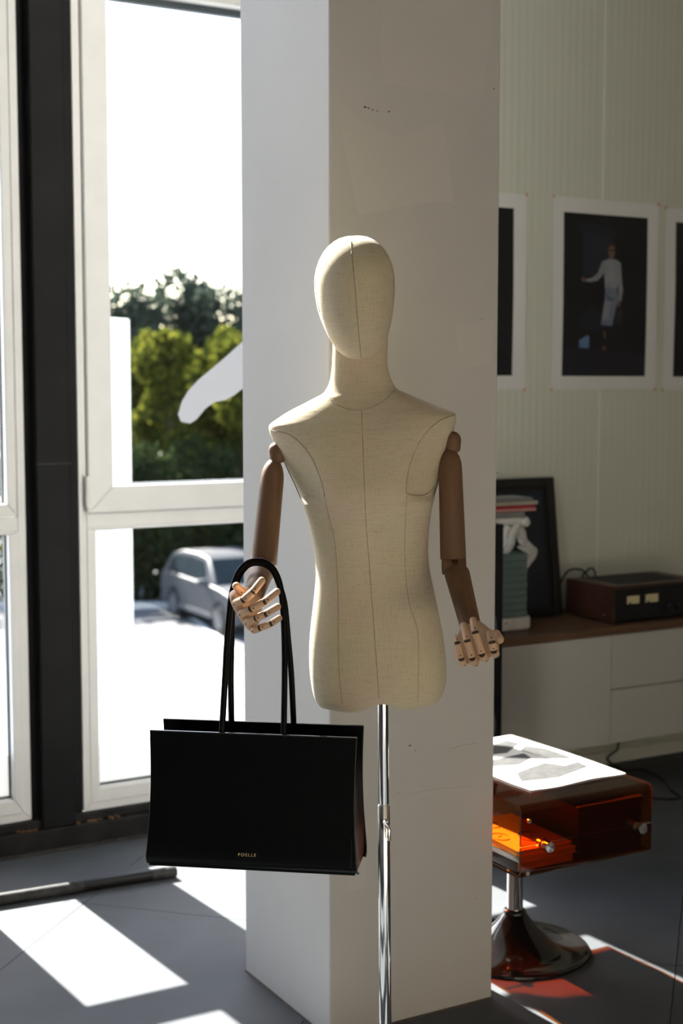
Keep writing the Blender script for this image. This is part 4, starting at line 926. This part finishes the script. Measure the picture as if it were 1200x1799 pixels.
M['c_grey'] = mat('grey_cover', (0.20, 0.20, 0.195), 0.5, var=0.1, vscale=20)
M['c_beige'] = mat('beige_cover', (0.38, 0.35, 0.28), 0.5, var=0.1, vscale=20)
M['c_pink'] = mat('pink_cover', (0.55, 0.25, 0.24), 0.5, var=0.1, vscale=20)
zz = ztb + 0.0005
for (xr, dz, cvr, lb, nm) in ((3.012, 0.020, 'c_grey', 'thick grey book lowest in the small stack on the plaster bracket', 'grey_book'),
                              (3.060, 0.012, 'c_pink', 'pink magazine on the grey book on the plaster bracket', 'pink_magazine'),
                              (3.055, 0.010, 'c_red', 'red magazine between pink and beige ones on the plaster bracket', 'red_magazine'),
                              (3.068, 0.014, 'c_beige', 'beige magazine in the upper part of the plaster bracket stack', 'beige_magazine'),
                              (3.045, 0.012, 'c_grey', 'grey magazine topmost on the plaster bracket stack', 'grey_magazine')):
    book(nm, 2.86, xr, 4.00, 4.12, zz, zz + dz, cvr, lb, 'book' if 'book' in nm else 'magazine', spine='-y'); zz += dz

# floor speaker
def speaker():
    x0, x1, y0, y1, h = 2.425, 2.702, 3.70, 4.02, 1.052
    t = empty('floor_speaker', ((x0 + x1) / 2, (y0 + y1) / 2, 0), 'tall black floor speaker behind the pillar at the sideboard end', 'speaker')
    put('cabinet', MB().box((x0, y0 + 0.012, 0.02), (x1, y1, h)), 'black', parent=t, bevel=0.004)
    put('baffle', MB().box((x0, y0, 0.02), (x1, y0 + 0.012, h)), 'faceplate', parent=t, bevel=0.003)
    cx = (x0 + x1) / 2
    for (z, r) in ((0.72, 0.118), (0.40, 0.118), (0.94, 0.045)):
        mb = MB(); n = 40; rings = []
        for (rr, yy) in ((r, y0), (r, y0 - 0.006), (r * 0.92, y0 - 0.008), (r * 0.88, y0 - 0.003), (r * 0.80, y0 - 0.006), (r * 0.35, y0 - 0.001), (r * 0.30, y0 - 0.006), (r * 0.03, y0 - 0.010)):
            rings.append([(cx + rr * math.cos(2 * PI * k / n), yy, z + rr * math.sin(2 * PI * k / n)) for k in range(n)])
        put('driver', mb.loft(rings), 'black', parent=t, smooth=40)
    for (a, b) in ((x0 + 0.03, y0 + 0.03), (x1 - 0.03, y0 + 0.03), (x0 + 0.03, y1 - 0.03), (x1 - 0.03, y1 - 0.03)):
        put('spike_foot', MB().lathe([(0.008, 0), (0.014, 0.008), (0.014, 0.022)], (a, b, 0), 12), 'black', parent=t)
speaker()

# posters
def poster(x0, x1, z0, z1, pr, label, figure=False, wave=0.0):
    t = empty('poster', ((x0 + x1) / 2, 4.29, z0), label, 'poster', group='photo prints taped along the panel wall')
    N = 14
    def S(x, z, e):
        k = (z - z0) / (z1 - z0); b = 0.004 * math.sin(k * PI) ** 2 * (0.35 + 0.65 * abs((x - x0) / (x1 - x0) - 0.5) * 2) * (1 + wave * math.sin(k * 9))
        return Vector((x, 4.2975 - e - b, z))
    def sheet(xa_, xb_, za, zb_, e, th):
        rg = [[S(xa_, z, e), S((2 * xa_ + xb_) / 3, z, e), S((xa_ + 2 * xb_) / 3, z, e), S(xb_, z, e), S(xb_, z, e - th), S((xa_ + 2 * xb_) / 3, z, e - th), S((2 * xa_ + xb_) / 3, z, e - th), S(xa_, z, e - th)] for z in [za + (zb_ - za) * i / N for i in range(N + 1)]]
        return MB().loft(rg)
    put('paper', sheet(x0, x1, z0, z1, 0.0006, 0.0004), 'paper', parent=t, smooth=40)
    prt = put('photo_print', sheet(pr[0], pr[1], pr[2], pr[3], 0.0010, 0.0003), 'ink', parent=t, smooth=40)
    for (x, z) in ((x0, z0), (x1, z0), (x0, z1), (x1, z1)):
        sx = 1 if x == x0 else -1; sz = 1 if z == z0 else -1
        put('tape', MB().box((x - sx * 0.006, 4.2955, z - sz * 0.006), (x + sx * 0.006, 4.2965, z + sz * 0.006)), 'tape', parent=t)
    if figure:
        cols = {'door': (0.010, 0.013, 0.022), 'door2': (0.014, 0.018, 0.030), 'skin': (0.16, 0.085, 0.065), 'dress': (0.235, 0.25, 0.275), 'skirt': (0.15, 0.18, 0.245), 'fold': (0.08, 0.10, 0.14), 'hair': (0.035, 0.02, 0.015), 'bag': (0.022, 0.019, 0.019), 'glow': (0.10, 0.17, 0.33), 'floor': (0.010, 0.011, 0.018)}
        for k, c in cols.items(): M['fig_' + k] = mat('print_' + k, c, 0.55, var=0.15, vscale=20)
        def shp(nm, pts, e=0.0013):
            w_ = pr[1] - pr[0]; h_ = pr[3] - pr[2]
            q = [((a - 503) / 485 * w_ + pr[0], pr[3] - (b - 190 - 40 * (a - 503) / 485 * max(0, (1000 - b) / 1000) + 20 * max(0, (1000 - b) / 1000)) / 945 * h_) for a, b in pts]
            cx = sum(p[0] for p in q) / len(q); cz = sum(p[1] for p in q) / len(q)
            mb = MB(); n = len(q); mb.add([S(x, z, e) for x, z in q] + [S(x, z, e - 0.0002) for x, z in q], [tuple(range(n)), tuple(range(2 * n - 1, n - 1, -1))] + [(i, (i + 1) % n, n + (i + 1) % n, n + i) for i in range(n)])
            put('printed_figure', mb, 'fig_' + nm, parent=prt)
        shp('floor', [(505, 960), (985, 1000), (985, 1130), (505, 1130)])
        shp('door', [(580, 232), (800, 262), (800, 855), (590, 860)]); shp('door2', [(612, 290), (770, 310), (770, 540), (615, 545)], 0.0015)
        shp('glow', [(597, 925), (640, 895), (654, 900), (654, 978), (597, 992)], 0.0015)
        shp('dress', [(720, 462), (760, 445), (800, 448), (830, 468), (832, 520), (818, 580), (812, 622), (742, 622), (738, 560), (728, 515)], 0.0017)
        shp('dress', [(722, 462), (735, 500), (724, 545), (700, 572), (660, 582), (630, 578), (632, 566), (665, 556), (698, 530)], 0.0018)
        shp('dress', [(818, 470), (832, 475), (838, 570), (846, 630), (838, 690), (818, 690), (820, 620), (812, 560)], 0.0018)
        shp('skirt', [(744, 614), (812, 614), (816, 690), (800, 760), (786, 838), (722, 832), (730, 750), (742, 680)], 0.0018)
        shp('dress', [(744, 690), (780, 698), (760, 800), (728, 800)], 0.0020); shp('fold', [(748, 645), (770, 672), (800, 672), (790, 690), (755, 690)], 0.0021)
        shp('skin', [(602, 560), (618, 552), (632, 566), (630, 580), (612, 582)], 0.0018); shp('skin', [(814, 690), (832, 692), (830, 724), (814, 722)], 0.0018)
        shp('skin', [(762, 372), (778, 362), (792, 374), (796, 405), (788, 436), (780, 448), (768, 440), (758, 410)], 0.0018)
        shp('hair', [(758, 385), (766, 356), (780, 346), (794, 356), (798, 385), (790, 372), (768, 372)], 0.0020); shp('hair', [(762, 390), (796, 390), (794, 402), (764, 402)], 0.0020)
        shp('bag', [(806, 740), (846, 752), (842, 822), (798, 826)], 0.0017); shp('skin', [(738, 870), (748, 868), (750, 905), (742, 918)], 0.0017); shp('skin', [(732, 962), (748, 958), (752, 974), (736, 982)], 0.0017)
poster(2.722, 3.226, 1.480, 2.196, (2.770, 3.168, 1.532, 2.143), 'black photo print on white paper half hidden behind the pillar')
poster(3.352, 3.866, 1.480, 2.199, (3.400, 3.812, 1.531, 2.144), 'poster of a figure in pale blue dress standing in a dark doorway', figure=True, wave=0.2)
poster(3.905, 4.410, 1.478, 2.190, (3.958, 4.360, 1.530, 2.137), 'dark photo print on white paper cut off by the picture edge', wave=-0.2)

# ================================================================== OUTSIDE (seen from an upper floor)
GZ = -4.1
M['concrete'] = mat('pale_concrete', (0.32, 0.335, 0.35), 0.9, var=0.08, vscale=0.5)
M['asphalt'] = mat('asphalt', (0.10, 0.10, 0.103), 0.9, var=0.15, vscale=1.5)
M['kerb'] = mat('kerb_stone', (0.45, 0.44, 0.42), 0.9, var=0.1)
M['line'] = mat('parking_paint', (0.75, 0.75, 0.73), 0.8, var=0.05)
M['car'] = mat('silver_car_paint', (0.06, 0.062, 0.067), 0.45, spec=0.25, var=0.02)
M['carglass'] = mat('tinted_car_glass', (0.015, 0.022, 0.026), 0.3, spec=0.03, var=0.05)
M['tyre'] = mat('tyre_rubber', (0.02, 0.02, 0.02), 0.8, var=0.2)
M['rim'] = mat('dull_alloy', (0.10, 0.10, 0.105), 0.5, var=0.1)
M['lamp'] = mat('headlamp', (0.7, 0.72, 0.75), 0.15, var=0.05)
M['bark'] = mat('bark', (0.10, 0.08, 0.06), 0.9, var=0.3, vscale=3)
M['leaf1'] = leaf_mat('yellow_green_leaves', (0.018, 0.034, 0.007), (0.155, 0.155, 0.022), 0.5)
M['leaf2'] = leaf_mat('deep_green_leaves', (0.012, 0.024, 0.010), (0.036, 0.050, 0.018), 0.4)
M['leaf3'] = leaf_mat('far_green_leaves', (0.030, 0.045, 0.035), (0.060, 0.075, 0.053), 0.4)
M['post'] = mat('white_concrete_post', (0.85, 0.85, 0.83), 0.8, var=0.03)
def G(lat, D, z=GZ): p = FH * D + RT * lat; return Vector((p.x, p.y, z))
put('ground_outside', MB().box((-90, 6.0, GZ - 0.3), (120, 150, GZ)), 'concrete', kind='structure', label='sunlit pale forecourt below the windows')
q = [G(-16, 28.6), G(2.5, 28.6), G(2.5, 35.2), G(-16, 35.2)]
put('car_park', MB().prism([p + Vector((0, 0, 0.0)) for p in q], (0, 0, 0.012)), 'asphalt', kind='structure', label='dark asphalt parking strip beneath the trees')
cp = bpy.data.objects['car_park']
for i in range(6):
    a = -12.5 + i * 2.6; mb = MB(); mb.prism([G(a, 28.9, GZ + 0.013), G(a + 0.16, 28.9, GZ + 0.013), G(a - 1.6 + 0.16, 33.9, GZ + 0.013), G(a - 1.6, 33.9, GZ + 0.013)], (0, 0, 0.004)); put('bay_line', mb, 'line', parent=cp)
put('kerb', MB().obox(G(-7, 35.4, GZ + 0.07), RT * 9, FH * 0.12, Vector((0, 0, 0.07))), 'kerb', kind='structure', label='pale kerb stone along the car park')
put('white_post', MB().obox(onF(196, 800, 8.8) * 1.0 - Vector((0, 0, 0)) + Vector((0, 0, GZ / 2 + 1.9 / 2 - onF(196, 800, 8.8).z)), (RT * 0.9 - FH * 0.44) * 0.088, (RT * 0.44 + FH * 0.9) * 0.088, Vector((0, 0, (1.9 - GZ) / 2))), 'post', bevel=0.01, label='tall white post standing outside the smeared window', cat='post')

def tree(name, lat, D, base, top, rx, n, leaf, label, size=0.26, lumps=9, low=0.15, seed=1, lr=0.48, lh=0.13):
    rnd = random.Random(seed); o = G(lat, D, base); H = top - base
    t = empty(name, o, label, 'tree' if 'shrub' not in name else 'shrub')
    mb = MB(); mb.tube([o, o + Vector((0.05, 0, H * 0.3)), o + Vector((-0.05, 0.05, H * 0.7))], [0.16 * H / 7, 0.12 * H / 7, 0.04 * H / 7], 8)
    for k in range(5):
        a = rnd.random() * 6.28; s = o + Vector((0, 0, H * (0.25 + 0.1 * k))); mb.tube([s, s + Vector((math.cos(a) * rx * 0.5, math.sin(a) * rx * 0.5, H * 0.18))], [0.05 * H / 7, 0.015], 6)
    put('trunk', mb, 'bark', parent=t, smooth=60)
    L = []
    for k in range(lumps):
        z = low + (0.93 - low) * (k + rnd.random() * 0.6) / lumps; wdt = rx * math.sqrt(max(0.06, 1 - ((z - 0.45) / 0.6) ** 2)); a = rnd.random() * 6.28; rr = wdt * rnd.uniform(0.1, 0.65)
        L.append((o + Vector((math.cos(a) * rr, math.sin(a) * rr, z * H)), rx * rnd.uniform(lr * 0.8, lr * 1.25), H * rnd.uniform(lh * 0.77, lh * 1.23)))
    vs = np.empty((n * 4, 3)); 
    nr = np.random.RandomState(seed)
    idx = nr.randint(0, len(L), n); dirs = nr.normal(size=(n, 3)); dirs /= np.linalg.norm(dirs, axis=1)[:, None]; rad = nr.uniform(0.55, 1.05, n)
    C = np.array([tuple(l[0]) for l in L])[idx]; RR = np.array([(l[1], l[1], l[2]) for l in L])[idx]
    c = C + dirs * RR * rad[:, None]
    a = nr.normal(size=(n, 3)); a /= np.linalg.norm(a, axis=1)[:, None]; b = np.cross(a, nr.normal(size=(n, 3))); b /= np.linalg.norm(b, axis=1)[:, None]
    s = (size * nr.uniform(0.5, 1.1, n))[:, None]
    vs[0::4] = c - a * s * .5; vs[1::4] = c + b * s * .33; vs[2::4] = c + a * s * .5; vs[3::4] = c - b * s * .33
    c0 = np.array(tuple(o)); c_z = np.maximum(vs[:, 2], base + 0.02); vs[:, 2] = c_z
    me = bpy.data.meshes.new('foliage'); me.vertices.add(n * 4); me.vertices.foreach_set('co', (vs - c0).ravel()); me.loops.add(n * 4); me.loops.foreach_set('vertex_index', np.arange(n * 4))
    me.polygons.add(n); me.polygons.foreach_set('loop_start', np.arange(n) * 4); me.polygons.foreach_set('loop_total', np.full(n, 4)); me.update(calc_edges=True)
    me.materials.append(M[leaf]); fo = bpy.data.objects.new('foliage', me); COL.objects.link(fo); fo.parent = t; fo['kind'] = 'stuff'
def zt_of(v, D): return EYE + (675 - v) / FPX * D
k = 0
for (u, D, vtop, rx, lb) in ((60, 40.5, 600, 3.2, 'bright green broadleaf tree seen in the narrow window'), (238, 40.3, 578, 1.5, 'bright yellow-green tree beside the white post'), (300, 39.0, 560, 1.5, 'bright yellow-green tree between the post and the smear'), (372, 40.3, 606, 1.5, 'lower yellow-green tree just above the smear tip'), (428, 39.0, 562, 1.6, 'bright yellow-green tree at the pillar edge above the smear'), (540, 40, 590, 2.4, 'green broadleaf tree mostly hidden behind the pillar')):
    tree('broadleaf_tree', (u - 600) / FPX * D, D, GZ, zt_of(vtop, D), rx, 8000, 'leaf1', lb, 0.26, 26, 0.10, 11 + k, 0.30, 0.075); k += 1
for (u, D, vtop, rx, lb) in ((245, 60, 496, 2.6, 'tall grey-green tree rising behind the bright trees, nearer the post'), (318, 62, 484, 2.4, 'tallest grey-green tree in the middle behind the bright trees'), (410, 61, 510, 3.0, 'tall grey-green tree behind the bright trees beside the pillar')):
    tree('tall_tree', (u - 600) / FPX * D, D, GZ, zt_of(vtop, D), rx, 7000, 'leaf3', lb, 0.36, 12, 0.30, 31 + k); k += 1
for (u, D, vtop, rx, lb) in ((40, 36.3, 806, 1.5, 'dark rounded shrub below the tree in the narrow window'), (205, 36.5, 792, 1.1, 'dark rounded shrub closest to the white post'), (262, 36.7, 780, 1.1, 'dark pointed shrub second from the white post'), (322, 36.4, 766, 1.1, 'dark rounded shrub third from the white post'), (384, 36.6, 774, 1.1, 'dark rounded shrub above the parked car'), (446, 36.5, 772, 1.2, 'dark rounded shrub half hidden by the pillar edge')):
    tree('rounded_shrub', (u - 600) / FPX * D, D, GZ, zt_of(vtop, D), rx, 3800, 'leaf2', lb, 0.20, 12, 0.02, 51 + k); k += 1

def tree_belt():
    """the wood goes on to both sides of what the window shows: uncountable foliage, one object"""
    nr = np.random.RandomState(5); L = []
    for a_, b_ in ((-30.0, -11.5), (0.8, 34.0)):
        x_ = a_
        while x_ < b_:
            top_ = nr.uniform(1.6, 4.0)
            for k_ in range(16):
                z_ = nr.uniform(GZ + 0.4, top_); L.append((*G(x_ + nr.uniform(-1.5, 1.5), nr.uniform(38.5, 43.0), z_), nr.uniform(0.5, 0.9)))
            x_ += 1.7
    L = np.array(L); n = 42000; i_ = nr.randint(0, len(L), n); d_ = nr.normal(size=(n, 3)); d_ /= np.linalg.norm(d_, axis=1)[:, None]
    c_ = L[i_, :3] + d_ * (L[i_, 3] * nr.uniform(0.55, 1.05, n))[:, None]
    a_ = nr.normal(size=(n, 3)); a_ /= np.linalg.norm(a_, axis=1)[:, None]; b_ = np.cross(a_, nr.normal(size=(n, 3))); b_ /= np.linalg.norm(b_, axis=1)[:, None]
    s_ = nr.uniform(0.18, 0.34, n)[:, None]; vs = np.empty((n * 4, 3))
    vs[0::4] = c_ - a_ * s_ * .5; vs[1::4] = c_ + b_ * s_ * .33; vs[2::4] = c_ + a_ * s_ * .5; vs[3::4] = c_ - b_ * s_ * .33
    vs[:, 2] = np.maximum(vs[:, 2], GZ + 0.02); o = G(0, 40); vs -= np.array(tuple(o))
    me = bpy.data.meshes.new('tree_foliage'); me.vertices.add(n * 4); me.vertices.foreach_set('co', vs.ravel()); me.loops.add(n * 4); me.loops.foreach_set('vertex_index', np.arange(n * 4))
    me.polygons.add(n); me.polygons.foreach_set('loop_start', np.arange(n) * 4); me.polygons.foreach_set('loop_total', np.full(n, 4)); me.update(calc_edges=True)
    me.materials.append(M['leaf1']); ob = bpy.data.objects.new('tree_foliage', me); COL.objects.link(ob); ob.location = o
    tag(ob, 'green foliage of the wood going on beyond the window', 'foliage', 'stuff')
tree_belt()
def car():
    fr = onZ(384, 1116, GZ); D = fr.dot(FH)
    hd_ = math.radians(29); fwd_ = (FWD * math.cos(hd_) + RT * math.sin(hd_)).normalized(); sd = Vector((fwd_.y, -fwd_.x, 0))   # sd: towards the car's own right
    if sd.dot(RT) > 0: sd = -sd
    L, Wd, Hh = 4.45, 1.86, 1.66
    o = Vector((fr.x, fr.y, GZ + 0.012)) - sd * 0 ; org = o - fwd_ * 0.85 - sd * (-0.0)       # front wheel, near side
    cen = o - sd * (Wd / 2)
    def P(x, y, z): return cen + fwd_ * (x - 1.35 + 1.35) + sd * y + Vector((0, 0, z))          # x=0 at the front axle
    t = empty('parked_car', P(-1.3, 0, 0), 'silver suv parked outside below the window', 'car')
    w2 = Wd / 2
    def arch(xc, r, z0): return [(xc + r * math.cos(q), z0 + r * math.sin(q)) for q in [PI * i / 8 for i in range(9)]]
    low = [(0.86, 0.30), (0.90, 0.55), (0.86, 0.78), (0.70, 0.90), (0.05, 1.02), (-0.35, 1.05), (-2.9, 1.10), (-3.45, 1.06), (-3.52, 0.70), (-3.46, 0.34)]
    poly = low + [(x, z) for x, z in reversed(arch(-2.68, 0.40, 0.33))] + [(x, z) for x, z in reversed(arch(0, 0.40, 0.33))]
    rg = [[P(x, y, z if abs(y) < w2 - 0.01 else z) + sd * 0 for x, z in [(px * (1 - 0.012 * e), pz * 1.0) for px, pz in poly]] for y, e in ((-w2, 1), (-w2 + 0.08, 0), (w2 - 0.08, 0), (w2, 1))]
    put('body', MB().loft(rg), 'car', parent=t, bevel=0.05, seg=3, smooth=50)
    cab0 = [(-0.32, 1.04), (-3.42, 1.06)]; roof = [(-1.05, 1.60), (-1.6, 1.66), (-2.6, 1.64), (-3.15, 1.52)]
    side = [(-0.30, 1.04)] + roof + [(-3.42, 1.06)]
    def tw(z): return w2 - 0.05 - (z - 1.04) * 0.30
    rg = [[P(x, s * tw(z), z) for x, z in side] for s in (-1, 1)]
    put('cabin', MB().loft(rg), 'car', parent=t, bevel=0.04, seg=3, smooth=50)
    for s in (-1, 1):
        for nm, pts in (('side_window', [(-0.72, 1.10), (-1.18, 1.52), (-1.85, 1.56), (-1.88, 1.10)]), ('side_window', [(-1.95, 1.10), (-1.92, 1.56), (-2.65, 1.53), (-3.05, 1.40), (-3.1, 1.12)])):
            put(nm, MB().prism([P(x, s * (tw(z) - 0.004), z) for x, z in pts], sd * s * 0.018), 'carglass', parent=t)
        mi = put('mirror', MB().obox(P(-0.70, s * (w2 + 0.08), 1.10), fwd_ * 0.06, sd * 0.12, Vector((0, 0, 0.075))), 'car', parent=t, bevel=0.03)
        for xw in (0, -2.68):
            wl_ = put('wheel', MB().tube([P(xw, s * (w2 - 0.24), 0.34), P(xw, s * (w2 - 0.22), 0.34), P(xw, s * (w2 - 0.02), 0.34), P(xw, s * w2, 0.34)], [0.30, 0.34, 0.34, 0.30], 28), 'tyre', parent=t, smooth=40)
            put('rim', MB().tube([P(xw, s * (w2 - 0.02), 0.34), P(xw, s * (w2 + 0.006), 0.34)], [0.22, 0.20], 20), 'rim', parent=wl_, smooth=40)
        put('headlamp', MB().obox(P(0.80, s * (w2 - 0.24), 0.80), fwd_ * 0.07, sd * 0.19, Vector((0, 0, 0.07))), 'lamp', parent=t, bevel=0.02)
        put('sill_trim', MB().obox(P(-1.34, s * (w2 + 0.004), 0.36), fwd_ * 0.95, sd * 0.012, Vector((0, 0, 0.05))), 'rim', parent=t)
        put('waist_trim', MB().obox(P(-1.9, s * (tw(1.08) + 0.012), 1.085), fwd_ * 1.25, sd * 0.014, Vector((0, 0, 0.02))), 'chrome', parent=t)
    nw = (Vector((0, 0, 1)) * 0.75 + fwd_ * 0.56).normalized()
    put('windscreen', MB().prism([P(-0.36, -0.80, 1.08), P(-0.36, 0.80, 1.08), P(-1.00, 0.66, 1.56), P(-1.00, -0.66, 1.56)], nw * 0.02), 'carglass', parent=t)
    put('grille', MB().obox(P(0.885, 0, 0.66), fwd_ * 0.03, sd * 0.45, Vector((0, 0, 0.10))), 'black', parent=t, bevel=0.01)
car()
